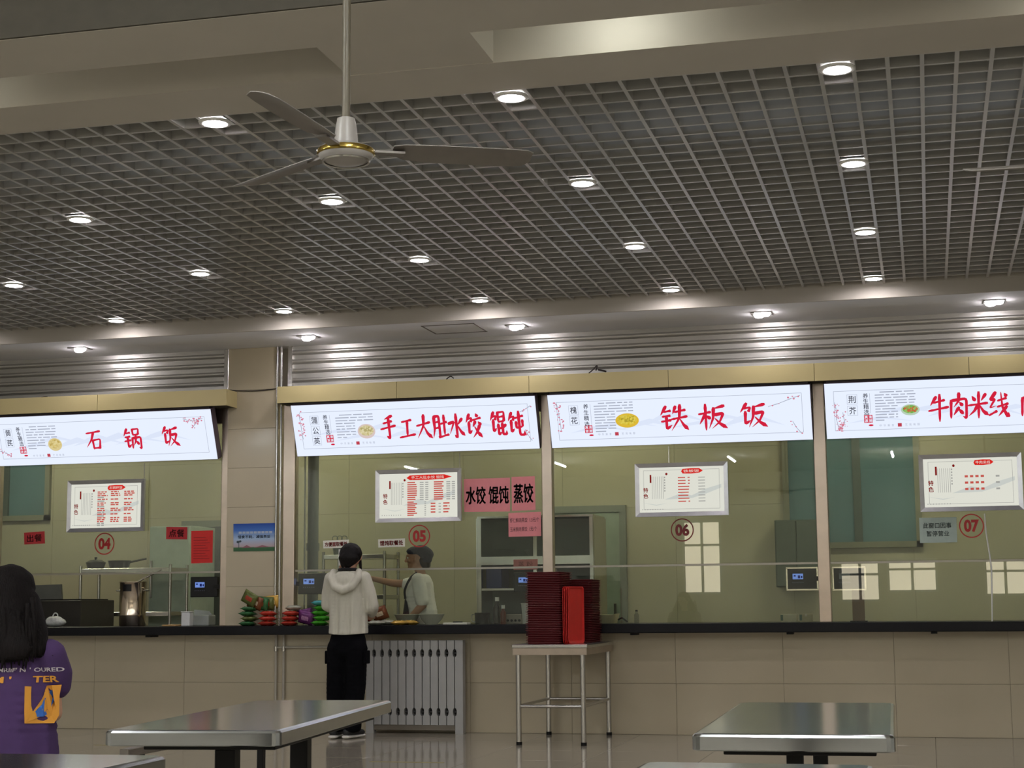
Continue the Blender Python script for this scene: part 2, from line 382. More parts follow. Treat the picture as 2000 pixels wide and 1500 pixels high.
# beam and soffit over the counter
so = struct(box('ceiling_soffit', (XL, 13.057, 3.47), (XR, W + .12, 3.56), M_soffit))
box('beam_face', (XL, 13.05, 3.468), (XR, 13.075, 4.05), M_plaster, so)
ha = at(820, 636, Z=3.47); hb = at(952, 647, Z=3.47)
hx0, hx1, hy0, hy1 = -4.13, -3.655, 13.24, 13.68
for a, b in (((hx0, hy0, 3.466), (hx1, hy0 + .012, 3.4699)), ((hx0, hy1 - .012, 3.466), (hx1, hy1, 3.4699)), ((hx0, hy0, 3.466), (hx0 + .012, hy1, 3.4699)), ((hx1 - .012, hy0, 3.466), (hx1, hy1, 3.4699))):
    box('hatch_trim', a, b, mat('hatch_trim', (120, 116, 110), .6), so)
# egg-crate grid: each slat its own bar
gr = struct(box('ceiling_grid', (XL, 7.47, ZG + .066), (XR, 7.5, ZG + .086), M_slat))
tmx = abox(B(), (XL, -.010, 0), (XR, .010, .062)); mx_ = bpy.data.meshes.new('slat_long'); tmx.to_mesh(mx_); tmx.free(); mx_.materials.append(M_slat)
tmy = abox(B(), (-.010, 7.45, -.003), (.010, 13.05, .062)); my_ = bpy.data.meshes.new('slat_cross'); tmy.to_mesh(my_); tmy.free(); my_.materials.append(M_slat)
CELL_X, CELL_Y = 0.1570, 0.1683
for j in range(34):
    y = 7.512 + CELL_Y * j
    if y > 13.04: break
    o = bpy.data.objects.new('slat', mx_); COL.objects.link(o); o.parent = gr; o.location = Vector((0, y, ZG)) - gr.location
x = 0.070 - CELL_X * 62
while x < 2.6:
    o = bpy.data.objects.new('slat', my_); COL.objects.link(o); o.parent = gr; o.location = Vector((x, 0, ZG)) - gr.location; x += CELL_X
# side walls and the window wall behind the camera
struct(box('wall_left', (XL - .12, -10, 0), (XL, W, 4.2), M_plaster))
struct(box('wall_right', (XR, -10, 0), (XR + .12, W, 4.2), M_plaster))
wins = [(-5.5, -4.6, 1.3, 3.0), (-1.95, -1.05, 1.1, 2.0), (-.9, .2, 1.3, 2.05), (1.2, 2.1, 1.2, 2.0), (3.8, 5.0, 1.1, 2.4)]
wb = struct(box('wall_back', (XL, -10.15, 0), (XR, -10, 1.1), M_plaster))
box('wall_back_head', (XL, -10.15, 3.0), (XR, -10, 4.2), M_plaster, wb)
px = XL
for n_, (a, b, z0, z1) in enumerate(wins):
    box('wall_back_pier', (px, -10.15, 1.1), (a, -10, 3.0), M_plaster, wb); px = b
    if z0 > 1.1: box('wall_back_sill', (a, -10.15, 1.1), (b, -10, z0), M_plaster, wb)
    if z1 < 3.0: box('wall_back_lintel', (a, -10.15, z1), (b, -10, 3.0), M_plaster, wb)
    wd = thing('window_%d' % (n_ + 8), (a, -10.05, z0), None, None); wd['kind'] = 'structure'
    bm = B()
    for q in ((a, z0, b, z0 + .05), (a, z1 - .05, b, z1), (a, z0, a + .05, z1), (b - .05, z0, b, z1), ((a + b) / 2 - .03, z0, (a + b) / 2 + .03, z1), (a, z0 * .35 + z1 * .65, b, z0 * .35 + z1 * .65 + .05)): abox(bm, (q[0], -10.08, q[1]), (q[2], -10.0, q[3]))
    obj('window_frame', bm, M_white, wd)
    box('pane', (a + .05, -10.06, z0 + .05), (b - .05, -10.05, z1 - .05), M_day, wd)
box('wall_back_pier', (px, -10.15, 1.1), (XR, -10, 3.0), M_plaster, wb)

# ---------------------------------------------------------------- counter, posts, glass
ct = box('counter_slab', (XL, 13.70, .85), (XR, 14.45, .927), M_black, None, 0.006, 2)
tag(ct, 'long black granite counter slab running under all the serving windows', 'counter')
x = -8.2
for x in (-6.9, -4.95, -3.35, -2.45, -1.15, 0.0, .85): box('bracket', (x, 13.74, .833), (x + .05, 13.9, .85), M_blackm, ct)
def post(name, x0, x1, y0, y1, z0, z1, label, m=M_steelw):
    o = box(name, (x0, y0, z0), (x1, y1, z1), m, None, .006, 2); return tag(o, label, 'post')
post('window_post', -3.236, -3.145, W - .03, W + .07, .927, 2.95, 'stainless steel window post behind the stack of shaded red trays')
post('window_post', -.889, -.788, W - .03, W + .07, .927, 2.95, 'stainless steel window post between the two framed card terminals')
post('window_post', -6.275, -6.21, W + .02, W + .12, .927, 2.95, 'narrow steel window post left of the tiled pillar')
post('window_post', -5.66, -5.545, W + .0, W + .1, .927, 2.95, 'brownish steel window post beside the grey drain pipe')
post('window_post', -8.66, -8.56, W + .0, W + .1, .927, 2.95, 'steel window post at the far left edge of the picture')
post('window_post', 1.5, 1.6, W - .03, W + .07, .927, 2.95, 'steel window post beyond the right edge of the picture')
def rail(x, label):
    o = tag(cyl('conduit', (x, W - .02, .927), (x, W - .02, 3.47), .011, M_steel, None, seg=10), label, 'conduit'); return o
rail(-5.715, 'thin steel conduit up the right edge of the pillar'); rail(-5.675, 'second thin steel conduit beside the right edge of the pillar')
panes = [(-8.56, -6.275), (-5.545, -3.236), (-3.145, -.889), (-.788, 1.5)]
for i, (a, b) in enumerate(panes):
    wd = thing('window_%d' % (i + 1), (a, W + .03, .927), None, None); wd['kind'] = 'structure'
    box('pane', (a, W + .036, 1.425), (b, W + .044, 2.95), M_glass, wd)
    if i >= 1: box('lower_pane', (a, W + .052, .927), (b, W + .058, 1.412), M_glass, wd)
    box('glazing_bar', (a, W + .03, 1.408), (b, W + .05, 1.425), mat('glazing_bar', (150, 146, 136), .3, .7), wd)
    box('head_rail', (a, W + .02, 2.78), (b, W + .07, 2.95), M_steelw, wd)
# fascia: beige panels in front of the shutter foot
FY = 13.70; fz0, fz1 = 2.915, 3.064
for n_, (xs_, lab) in enumerate((([-9.9, -8.66, -7.416, -6.12], 'a'), ([-5.632, -4.5, -3.293, -2.075, -.852, .389, 1.62, 2.9], 'b'))):
    t = struct(box('trim_%d' % (n_ + 1), (xs_[0] + .008, FY + .012, fz0 + .003), (xs_[-1] - .008, W + .11, fz1 - .003), mat('fascia_back', (70, 64, 48), .7)))
    for a, b in zip(xs_, xs_[1:]): box('fascia_panel', (a + .002, FY, fz0), (b - .002, FY + .012, fz1), M_fascia, t, .001)
    box('fascia_end', (xs_[0], FY + .012, fz0), (xs_[0] + .004, W + .08, fz1), M_fascia, t)
    box('fascia_end', (xs_[-1] - .004, FY + .012, fz0), (xs_[-1], W + .08, fz1), M_fascia, t)
# roller shutters, slat by slat
def shutter(x0, x1, label):
    t = thing('roller_shutter', ((x0 + x1) / 2, W + .02, 3.06), label, 'shutter', 'roller shutters above the serving windows')
    prof = [(.004, 0), (-.004, 0), (-.015, .006), (-.023, .016), (-.026, .027), (-.023, .036), (-.015, .042), (-.003, .046), (-.003, .0855), (.004, .0855)]
    for k in range(5):
        z = 3.045 + .0855 * k
        sl = prism('slat', [(W + .035 + a, z + b) for a, b in prof], 'x', x0, x1, M_shut, t)
        for p_ in sl.data.polygons: p_.use_smooth = abs(p_.normal.x) < .5
        sl.data.set_sharp_from_angle(angle=math.radians(38))
    for xx in (x0 - .045, x1): box('guide_rail', (xx, W - .0, 3.05), (xx + .045, W + .06, 3.47), M_steel, t, .004)
shutter(-9.9, -6.255, 'silver roller shutter above the leftmost serving window, left of the pillar')
shutter(-5.58, 2.9, 'long silver roller shutter above the three windows right of the pillar')

# ---------------------------------------------------------------- downlights
def downlight(x, y, z, label, group, twin=False):
    t = thing('downlight', (x, y, z), label, 'ceiling light', group)
    if not twin:
        bm = alathe(B(), [(.062, .002), (.064, -.006), (.082, -.004), (.086, .006), (.062, .006), (.062, .002)], (x, y, z), 28); obj('trim_ring', bm, M_white, t, True)
        lathe('lamp', [(0, -.008), (.04, -.006), (.060, .002), (.060, .008), (0, .008)], (x, y, z), M_lamp, t, 24)
        box('mounting_plate', (x - .0735, y - .079, z + .010), (x + .0735, y + .079, z + .014), mat('mount_plate', (205, 208, 204), .5), t)
    else:
        box('trim_plate', (x - .085, y - .085, z - .008), (x + .085, y + .085, z), mat('steel_trim', (150, 148, 145), .35, .8), t, .003)
        for dx, dy in ((-.025, .03), (.03, -.032)):
            lathe('lamp', [(0, -.034), (.028, -.031), (.040, -.022), (.044, -.008), (0, -.008)], (x + dx, y + dy, z), emat('twin_lamp_white', (255, 247, 250), 50.0), t, 20)
    return t
rown = ['nearest', 'second', 'third', 'farthest']
for j, y in enumerate((7.595, 9.32, 11.13, 12.79)):
    for i, x in enumerate((-.318, -1.90, -3.48, -5.20, -6.76, -8.35, 1.26)):
        if j == 0 and i in (3, 4, 5) or j == 1 and i in (4, 5) or j == 2 and i == 5: continue
        if i == 6 and j != 1: continue
        downlight(x, y, ZG - .012, ['round downlight in the ceiling grid, %s row from the camera, %s from the right' % (rown[j], q) for q in ('first', 'second', 'third', 'fourth', 'fifth', 'sixth')][i] if i < 6 else 'round downlight in the ceiling grid beyond the right edge of the picture', 'round downlights in the ceiling grid')
for x, q in ((-7.485, 'above the far left shutter'), (-5.25, 'just right of the tiled pillar'), (-3.343, 'beside the ceiling hatch'), (-1.249, 'second from the right in the soffit'), (.60, 'rightmost in the soffit')):
    downlight(x, 13.48, 3.47, 'square twin downlight in the soffit, ' + q, 'twin downlights in the soffit', True)
# tubes hidden in the plaster recesses and hall / kitchen batten lights
def batten(c, L, ax, m, label, group, drop=0.0):
    x, y, z = c; t = thing('tube_light', c, label, 'light', group)
    d = Vector((L / 2, 0, 0)) if ax == 'x' else Vector((0, L / 2, 0)); c = Vector(c); wv = Vector((0, .035, 0)) if ax == 'x' else Vector((.035, 0, 0))
    box('batten', c - d - wv - Vector((0, 0, .05)), c + d + wv, M_white, t, .004)
    cyl('tube', c - d * .97 - Vector((0, 0, .075)), c + d * .97 - Vector((0, 0, .075)), .018, m, t, seg=10)
    return t
for x, q in ((-1.25, 'left part of the right recess'), (.95, 'right part of the right recess'), (-4.9, 'left recess')):
    batten((x, 6.80, ZG + .2), .30, 'x', emat('recess_tube', (245, 250, 240), 18.0), 'short tube light tucked up inside the plaster ceiling, ' + q, 'tube lights in the ceiling recesses')
k = 0
for yy in (3.0, -1.2, -5.5):
    for xx in (-10.6, -7.4, -3.8, -.6, 3.0):
        batten((xx, yy, 4.08), 1.2, 'y', M_tube, 'white tube light on the raised hall ceiling, seen only as a reflection', 'tube lights on the raised hall ceiling')
for xx in (-9.5, -6.5, -3.4, -.2, 3.0):
    batten((xx, 15.6, 3.3), 1.2, 'x', M_ktube, 'white tube light on the kitchen ceiling behind the fascia, hidden from view', 'tube lights on the kitchen ceiling')

# ================================================================ LIGHT-BOX SIGNS
SB, STP = Vector((0, 13.90, 2.444)), Vector((0, 13.72, 2.893))
SUP = (STP - SB).normalized(); SH = (STP - SB).length
SF = Frame(SB, (1, 0, 0), SUP)
def dishmat(name, cols, s=60):
    m = bpy.data.materials.new(name); m.use_nodes = True; nt = m.node_tree; nt.nodes.remove(nt.nodes['Principled BSDF'])
    tc = nt.nodes.new('ShaderNodeTexCoord'); v = nt.nodes.new('ShaderNodeTexVoronoi'); v.inputs['Scale'].default_value = s
    nt.links.new(tc.outputs['Object'], v.inputs['Vector']); rp = nt.nodes.new('ShaderNodeValToRGB')
    sp_ = nt.nodes.new('ShaderNodeSeparateColor'); nt.links.new(v.outputs['Color'], sp_.inputs[0]); nt.links.new(sp_.outputs[0], rp.inputs[0])
    el = rp.color_ramp.elements
    for i, c in enumerate(cols):
        e = el[i] if i < 2 else el.new(0.5)
        e.color = (*srgb(c), 1); e.position = i / (len(cols) - 1)
    em = nt.nodes.new('ShaderNodeEmission'); em.inputs[1].default_value = 0.58
    nt.links.new(rp.outputs[0], em.inputs[0]); nt.links.new(em.outputs[0], nt.nodes['Material Output'].inputs[0]); return m
def lightbox(x0, x1, label, big, plants, yang, seal, para, dish, foot, blooms, bigw, bigh):
    c = (x0 + x1) / 2
    t = thing('lightbox_sign', (c, 13.81, 2.444), label, 'sign', 'backlit signs above the serving windows')
    n = SF.n; bm = B()
    V = []
    for d in (0, -.09):
        for u, v in rect(x0, 0, x1, SH): V.append(bm.verts.new(SF.map(u, v, d)))
    for f in ((0, 1, 2, 3), (7, 6, 5, 4), (0, 4, 5, 1), (1, 5, 6, 2), (2, 6, 7, 3), (3, 7, 4, 0)): bm.faces.new([V[i] for i in f])
    obj('sign_case', bm, mat('sign_case', (86, 72, 84), .5), t)
    box('hanger', (x0 + .02, 13.735, 2.885), (x1 - .02, 13.79, 2.915), mat('sign_hanger', (60, 50, 56), .6), t)
    bm = B(); V = [bm.verts.new(SF.map(u, v, d)) for d in (.0005, .003) for u, v in rect(x0 + .004, .004, x1 - .004, SH - .004)]
    for f in ((0, 1, 2, 3), (7, 6, 5, 4), (0, 4, 5, 1), (1, 5, 6, 2), (2, 6, 7, 3), (3, 7, 4, 0)): bm.faces.new([V[i] for i in f])
    face = obj('sign_face', bm, M_sign, t)
    # faint mountains, border
    hills = []
    rnd = random.Random(int((x0 + 20) * 100))
    for k in range(7):
        a = x0 + .18 + k * .215; hh = rnd.uniform(.05, .13); v0 = .16 + rnd.uniform(-.03, .05)
        hills.append([(a, v0), (a + .16, v0 + hh * .7), (a + .27, v0 + hh), (a + .42, v0 + hh * .5), (a + .56, v0), (a + .3, v0 + hh * .55)])
    flat('mountain_print', SF, hills, .0034, M_signcloud, face)
    flat('border_print', SF, frame_rects(x0 + .075, .07, x1 - .075, SH - .07, .0035), .0038, M_signgrey, face)
    for ch, px_, py_ in big:
        bm = B(); u, v = SF.uv(px_, py_); abrush(bm, SF, ch, u, v, bigw, bigh, .0042)
        obj('red_character', bm, M_signred, face)
    bm = B(); fr_ = []
    for ch, px_, py_ in plants:
        u, v = SF.uv(px_, py_); atext(bm, SF, ch, u, v, .058, .062, .0042, .012); fr_ += frame_rects(u - .042, v - .042, u + .042, v + .042, .0025)
    n_ = len('养生精选'); (ax_, ay_), (bx_, by_) = yang
    for i, ch in enumerate('养生精选'):
        u, v = SF.uv(ax_ + (bx_ - ax_) * i / 3, ay_ + (by_ - ay_) * i / 3); atext(bm, SF, ch, u, v, .042, .044, .0042, .015)
    obj('plant_name_lettering', bm, M_signdark, face)['kind'] = 'stuff'
    flat('name_boxes', SF, fr_, .0040, M_signgrey, face)
    u, v = SF.uv(*seal)
    flat('red_seal', SF, [rect(u - .034, v - .034, u + .034, v + .034), ellipse(u + .02, v - .055, .02, .008, 10)], .0040, M_signred, face)
    bm = B()
    for k, ch in enumerate('清溯真源'): atext(bm, SF, ch, u + (-.016 if k > 1 else .016), v + (.016 if k % 2 == 0 else -.016), .026, .026, .0044, .02)
    obj('seal_lettering', bm, M_sign, face)['kind'] = 'stuff'
    # paragraph of tiny print, unreadable in the photograph: broken grey lines
    (qx0, qy0), (qx1, qy1), nl, cut = para
    u0, v0 = SF.uv(qx0, qy0); u1, v1 = SF.uv(qx1, qy1); du = SF.uv(dish[0], dish[1])[0] - .1; ls = []
    for k in range(nl):
        v = v0 + (v1 - v0) * k / (nl - 1); e = u1 if k < cut else min(u1, du)
        u = u0 + (.04 if k == 0 else 0)
        if k == nl - 1: e = u0 + (e - u0) * .5
        while u < e - .01:
            L = rnd.uniform(.03, .13); ls.append(rect(u, v - .0045, min(u + L, e), v + .0045)); u += L + .014
    ls.append(rect(SF.uv(yang[0][0] + 8, yang[0][1] - 4)[0], SF.uv(*yang[1])[1] - .01, SF.uv(yang[0][0] + 8, yang[0][1] - 4)[0] + .003, SF.uv(*yang[0])[1] + .02))
    flat('small_print', SF, ls, .0040, M_signgrey, face)
    u, v = SF.uv(dish[0], dish[1]); rw, rh = dish[2], dish[3]
    pl = flat('dish_picture', SF, [ellipse(u, v, rw, rh)], .0040, emat('plate_print' + dish[5], dish[6], .9), face)
    flat('food_picture', SF, [ellipse(u, v + rh * .1, rw * .82, rh * .72, 20)], .0043, dishmat(dish[5], dish[4]), face)
    bm = B(); u, v = SF.uv(*foot)
    for k, ch in enumerate('中华美食'): atext(bm, SF, ch, u - .155 + k * .033, v, .019, .021, .0042, .01)
    for k, ch in enumerate('艺苑味醇'): atext(bm, SF, ch, u + .052 + k * .033, v, .019, .021, .0042, .01)
    obj('motto_lettering', bm, M_signgrey, face)['kind'] = 'stuff'
    flat('motto_mark', SF, [rect(u - .016, v - .015, u + .016, v + .015)], .0042, emat('motto_mark', (196, 70, 84), .9), face)
    tw, pe = [], []
    for (path, n2, spr, sd) in blooms:
        a, b = blossom(SF, [SF.uv(*p) for p in path], n2, spr, .004, sd); tw += a; pe += b
    flat('twig_print', SF, tw, .0040, M_signgrey, face); flat('blossom_print', SF, pe, .0043, M_signpink, face)
    return t
G_EGG = [(205, 190, 130), (232, 222, 180), (180, 170, 110)]
lightbox(-8.55, -6.285, 'backlit white sign with three red brushed characters, left of the pillar', [('石', 185, 859), ('锅', 259, 856.5), ('饭', 333, 852.5)],
    [('黄', 16, 846), ('芪', 19.6, 865)], ((35, 838.6), (42.6, 866.6)), (46, 879), ((49, 834), (115, 874), 9, 5), (108, 868, .072, .062, [(214, 190, 110), (236, 220, 160), (196, 170, 90)], 'beanrice', (226, 208, 150)), (96, 889),
    [([(357, 818), (372, 822), (385, 820), (396, 817)], 26, .025, 3), ([(386, 822), (376, 836)], 12, .02, 4), ([(-5, 880), (12, 884), (24, 892)], 18, .02, 5)], .185, .20)
lightbox(-5.51, -3.245, 'backlit white sign with eight red brushed characters, right beside the pillar', [('手', 759, 835), ('工', 796, 837), ('大', 828.4, 834), ('肚', 860.6, 832.4), ('水', 891.4, 832.4), ('饺', 925, 831), ('馄', 972.6, 827), ('饨', 1007.6, 828)],
    [('蒲', 614, 821), ('公', 617, 841), ('英', 619.5, 861)], ((635, 815), (641, 844)), (645, 856.5), ((654, 811), (733, 852), 9, 3), (716, 842, .083, .068, G_EGG, 'dumplings', (224, 204, 200)), (699.5, 865),
    [([(584, 810), (588, 830), (590, 845), (593, 858)], 34, .03, 11), ([(1036, 792), (1024, 800), (1012, 806)], 5, .02, 12), ([(1040, 860), (1032, 850), (1026, 838)], 5, .02, 13)], .152, .222)
lightbox(-3.14, -.89, 'backlit white sign with three red brushed characters, above window number 06', [('铁', 1315.8, 816.6), ('板', 1392.8, 814), ('饭', 1471, 811)],
    [('槐', 1120, 801), ('花', 1122, 821)], ((1144, 794), (1146.5, 828)), (1150, 838), ((1159, 788), (1240, 840), 11, 4), (1225, 821, .102, .064, [(214, 186, 40), (236, 214, 90), (176, 160, 50)], 'noodles', (228, 190, 60)), (1205, 847),
    [([(1087, 788), (1091, 806), (1094, 825), (1097, 842)], 32, .03, 21), ([(1562, 772), (1545, 778), (1520, 788), (1500, 794)], 6, .02, 22), ([(1566, 846), (1556, 835), (1548, 822)], 5, .02, 23)], .245, .225)
lightbox(-.78, 1.48, 'backlit white sign with red brushed characters at the right edge of the picture', [('牛', 1834, 796), ('肉', 1872.5, 793), ('米', 1911, 791), ('线', 1951, 790), ('肉', 2012, 788)],
    [('荆', 1664, 780), ('芥', 1665.5, 802)], ((1690, 773), (1692.5, 805)), (1696, 818), ((1708, 766), (1790, 818), 11, 5), (1778, 800, .075, .048, [(90, 170, 60), (150, 200, 110), (206, 90, 60)], 'greens', (190, 214, 190)), (1757.5, 829.5),
    [([(1640, 841), (1634, 820), (1633, 800), (1630, 786)], 30, .03, 31), ([(1640, 840), (1650, 826), (1646, 805)], 26, .03, 32)], .165, .215)

# ================================================================ MENU BOARDS
def menu(x0, y0, x1, y1, Y, label, banner, lines, style, wirex):
    p0 = at(x0, y1, Y=Y); p1 = at(x1, y0, Y=Y); u0, u1 = p0.x, p1.x; v0, v1 = p0.z, p1.z
    t = thing('menu_board', ((u0 + u1) / 2, Y, v0), label, 'menu board', 'backlit menu boards hanging in the windows')
    fr = wallframe(Y); tk = .036
    box('back_case', (u0 + .008, Y, v0 + .008), (u1 - .008, Y + .03, v1 - .008), M_steel, t)
    for q in (((u0, v0), (u1, v0), (u1 - tk, v0 + tk), (u0 + tk, v0 + tk)), ((u0, v1), (u0 + tk, v1 - tk), (u1 - tk, v1 - tk), (u1, v1)), ((u0, v0), (u0 + tk, v0 + tk), (u0 + tk, v1 - tk), (u0, v1)), ((u1, v0), (u1, v1), (u1 - tk, v1 - tk), (u1 - tk, v0 + tk))):
        bm = B(); outer = [0, 0, 0, 0]
        V = []
        for (u, v) in q:
            inner = not (abs(u - u0) < 1e-6 or abs(u - u1) < 1e-6 or abs(v - v0) < 1e-6 or abs(v - v1) < 1e-6)
            V.append((u, v, .006 if inner else .016))
        A = [bm.verts.new((u, Y - d, v)) for u, v, d in V]; C = [bm.verts.new((u, Y + .012, v)) for u, v, d in V]
        bm.faces.new(A); bm.faces.new(C[::-1])
        for i in range(4): bm.faces.new((A[i], C[i], C[(i + 1) % 4], A[(i + 1) % 4]))
        obj('frame_rail', bm, mat('menu_frame', (196, 196, 200), .3, .85), t)
    face = box('menu_face', (u0 + tk - .004, Y - .004, v0 + tk - .004), (u1 - tk + .004, Y + .004, v1 - tk + .004), M_menu, t)
    a0, a1, b0, b1 = u0 + tk, u1 - tk, v0 + tk, v1 - tk; w_ = a1 - a0; h_ = b1 - b0
    def U(f): return a0 + f * w_
    def V_(f): return b0 + f * h_
    bc, bw = banner[1], banner[2]
    if style != 'full': flat('border_print', fr, frame_rects(U(.05), V_(.06), U(.95), V_(.94), .003), .0046, M_menugrey, face)
    flat('red_banner', fr, [[(U(bc - bw), V_(.90)), (U(bc - bw * .85), V_(.955)), (U(bc), V_(.965)), (U(bc + bw * .8), V_(.96)), (U(bc + bw * 1.15), V_(.905)), (U(bc + bw * .8), V_(.86)), (U(bc), V_(.845)), (U(bc - bw * .85), V_(.85))]], .005, M_menubanner, face)
    text('banner_lettering', fr, banner[0], U(bc), V_(.905), bw * w_ * 1.55, h_ * .065, .0056, M_menu, face, .01)
    bm = B()
    for k, ch in enumerate('特色'): atext(bm, fr, ch, U(.075), V_(.50 - k * .13), w_ * .055, h_ * .105, .005, .03)
    obj('heading_lettering', bm, M_menudark, face)
    rnd = random.Random(int(u0 * 50) + 999); g = []; r_ = []
    for k in range(7): u = U(.15 + k * .022); g.append(rect(u, V_(.30), u + .0035, V_(.80)))
    flat('brand_mark', fr, [rect(U(.125), V_(.66), U(.145), V_(.84)), ellipse(U(.325), V_(.85), w_ * .014, h_ * .028, 12)], .005, M_menudark, face)
    for k in range(9): g.append(rect(U(.03 + .03 * k), V_(.055), U(.03 + .03 * k) + .007, V_(.055) + .008))
    for k in range(6): v = V_(.76 - .06 * k); g.append(rect(U(.295), v, U(.31), v + .012))
    def dashes(lst, ua, ub, v, hh=.012, step=(.03, .09), gap=.012):
        u = ua
        while u < ub - .006:
            L = rnd.uniform(*step); lst.append(rect(u, v, min(u + L, ub), v + hh)); u += L + gap
    if style == 'full':
        for c, m_ in ((.36, 1), (.70, 1)):
            for k in range(9):
                v = V_(.78 - .048 * k); r_.append(rect(U(c), v, U(c + .10 - .03 * rnd.random()) + .02, v + .011)); g.append(rect(U(c + .16), v, U(c + .21), v + .009)); g.append(rect(U(c + .23), v, U(c + .27), v + .009))
        for k in range(8):
            v = V_(.34 - .042 * k); r_.append(rect(U(.36), v, U(.44 + .05 * rnd.random()), v + .011)); g.append(rect(U(.58), v, U(.6), v + .008))
        for k in range(4):
            v = V_(.30 - .065 * k); dashes(r_, U(.66), U(.72), v); dashes(r_, U(.82), U(.9), v); g.append(rect(U(.76), v, U(.79), v + .008))
    elif style == 'dense':
        for k in range(19):
            v = V_(.80 - .042 * k)
            if k % 5 == 3 or k % 6 == 5: dashes(g, U(.38), U(.48), v)
            else:
                ua = .38
                for _ in range(3):
                    dashes(r_, U(ua), U(ua + .10 + .05 * rnd.random()), v, .011, (.02, .05), .008); ua += .19
    elif style == 'eight':
        for k in range(9):
            v = V_(.75 - .066 * k); dashes(r_, U(.46), U(.60), v, .009, (.06, .1), .02); g.append(rect(U(.70), v, U(.78), v + .007))
    else:
        for k in range(3):
            v = V_(.60 - .13 * k)
            for q in range(4): r_.append(rect(U(.44 + .057 * q), v, U(.475 + .057 * q), v + .018))
            g.append(rect(U(.77), v, U(.81), v + .014))
    hills = [[(U(.3), V_(.28)), (U(.5), V_(.42)), (U(.62), V_(.36)), (U(.78), V_(.50)), (U(.97), V_(.60)), (U(.97), V_(.52)), (U(.8), V_(.40)), (U(.62), V_(.30))], [(U(.03), V_(.22)), (U(.2), V_(.17)), (U(.33), V_(.2)), (U(.2), V_(.15))]]
    flat('mountain_print', fr, hills, .0044, emat('menu_mountain', (206, 210, 204), .9), face)
    flat('grey_print', fr, g, .005, M_menugrey, face); flat('red_print', fr, r_, .005, M_menured, face)
    if wirex: tube('hanging_wire', [(at(wirex, 900, Y=Y).x, Y + .015, v1 - .01), (at(wirex, 900, Y=Y).x, Y + .015, 2.432)], .004, M_steel, t, 6, False)
    return t
MY = 13.90
menu(131, 935, 283.5, 1040, MY, 'small lit menu board with dense red text over number 04', ('石锅拌饭', .64, .12), 0, 'dense', 281)
menu(734, 914, 901, 1021, MY, 'small lit menu board with columns of red text over number 05', ('手工大肚水饺 馄饨', .62, .27), 0, 'full', 897)
menu(1242, 901, 1421, 1010, MY, 'small lit menu board with eight thin lines over number 06', ('铁板饭', .62, .12), 0, 'eight', 1306)
menu(1798, 883, 1994, 1000, MY, 'small lit menu board with three red lines at right, over number 07', ('牛肉米线', .64, .10), 0, 'three', None)

# ================================================================ NUMBERS AND PAPERS ON THE GLASS
M_numred = mat('number_red', (176, 30, 34), .5, var=.05)
NF = wallframe(W + .035)
def number(x, y, r, s, label, m=M_numred):
    u, v = NF.uv(x, y); R_ = r * (at(x + 1, y, Y=W + .03) - at(x, y, Y=W + .03)).length
    t = thing('number_sticker', (u, W + .03, v - R_), label, 'sticker', 'round window number stickers')
    bm = B(); n = 40
    for k in range(n):
        a, b = 2 * math.pi * k / n, 2 * math.pi * (k + 1) / n
        bm.faces.new([bm.verts.new(NF.map(u + q * math.cos(z), v + q * math.sin(z), .0012)) for q, z in ((R_, a), (R_, b), (R_ * .9, b), (R_ * .9, a))])
    obj('ring', bm, m, t); text('digits', NF, s, u, v, R_ * 1.22, R_ * 1.06, .0012, m, t, .045)
number(204, 1062, 19.5, '04', 'red ringed 04 on the window left of the pillar'); number(819, 1047, 21, '05', 'red ringed 05 above the cook’s cap')
number(1332.5, 1035, 22.5, '06', 'dark red ringed 06 under the thin-lined menu', mat('number_dark_red', (116, 24, 28), .5, var=.05)); number(1897.5, 1027, 24.5, '07', 'red ringed 07 next to the pale notice')
def paper(name, corners, Y, c, label, cat, lines=(), tcol=(40, 24, 26), rough=.8, group=None):
    fr = wallframe(Y); q = [fr.uv(*p) for p in corners]      # TL TR BR BL in the photo
    cu = sum(p[0] for p in q) / 4; vmin = min(p[1] for p in q)
    t = thing(name, (cu, Y, vmin), label, cat, group)
    bm = B(); A = [bm.verts.new(fr.map(u, v, .0012)) for u, v in q]; C = [bm.verts.new(fr.map(u, v, .0004)) for u, v in q]
    bm.faces.new(A); bm.faces.new(C[::-1])
    for i in range(4): bm.faces.new((A[i], C[i], C[(i + 1) % 4], A[(i + 1) % 4]))
    obj('sheet', bm, mat('paper_%d_%d_%d' % c, c, rough, var=.04, scale=20), t)
    rot = math.atan2(q[1][1] - q[0][1], q[1][0] - q[0][0]); w_ = math.hypot(q[1][0] - q[0][0], q[1][1] - q[0][1]); h_ = math.hypot(q[0][0] - q[3][0], q[0][1] - q[3][1])
    for s, fu, fv, fw, fh, bold in lines:
        u = q[3][0] + (q[2][0] - q[3][0]) * fu + (q[0][0] - q[3][0]) * fv; v = q[3][1] + (q[2][1] - q[3][1]) * fu + (q[0][1] - q[3][1]) * fv
        text('lettering', fr, s, u, v, w_ * fw, h_ * fh, .0022, mat('ink_%d_%d_%d' % tcol, tcol, .7), t, bold, rot)
    return t, fr, q
GY = W + .034
paper('paper_notice', ((906, 935.5), (996, 933), (996, 999), (907, 1000)), GY, (222, 138, 144), 'large pink notice with four bold black characters beside the 05 menu', 'notice', [('水饺 馄饨', .51, .5, .92, .52, .03)])
paper('paper_notice', ((999, 931.5), (1044.5, 930), (1046, 996), (1000, 998)), GY, (222, 138, 144), 'narrow pink notice with two bold black characters against the post', 'notice', [('蒸饺', .5, .5, .82, .56, .03)])
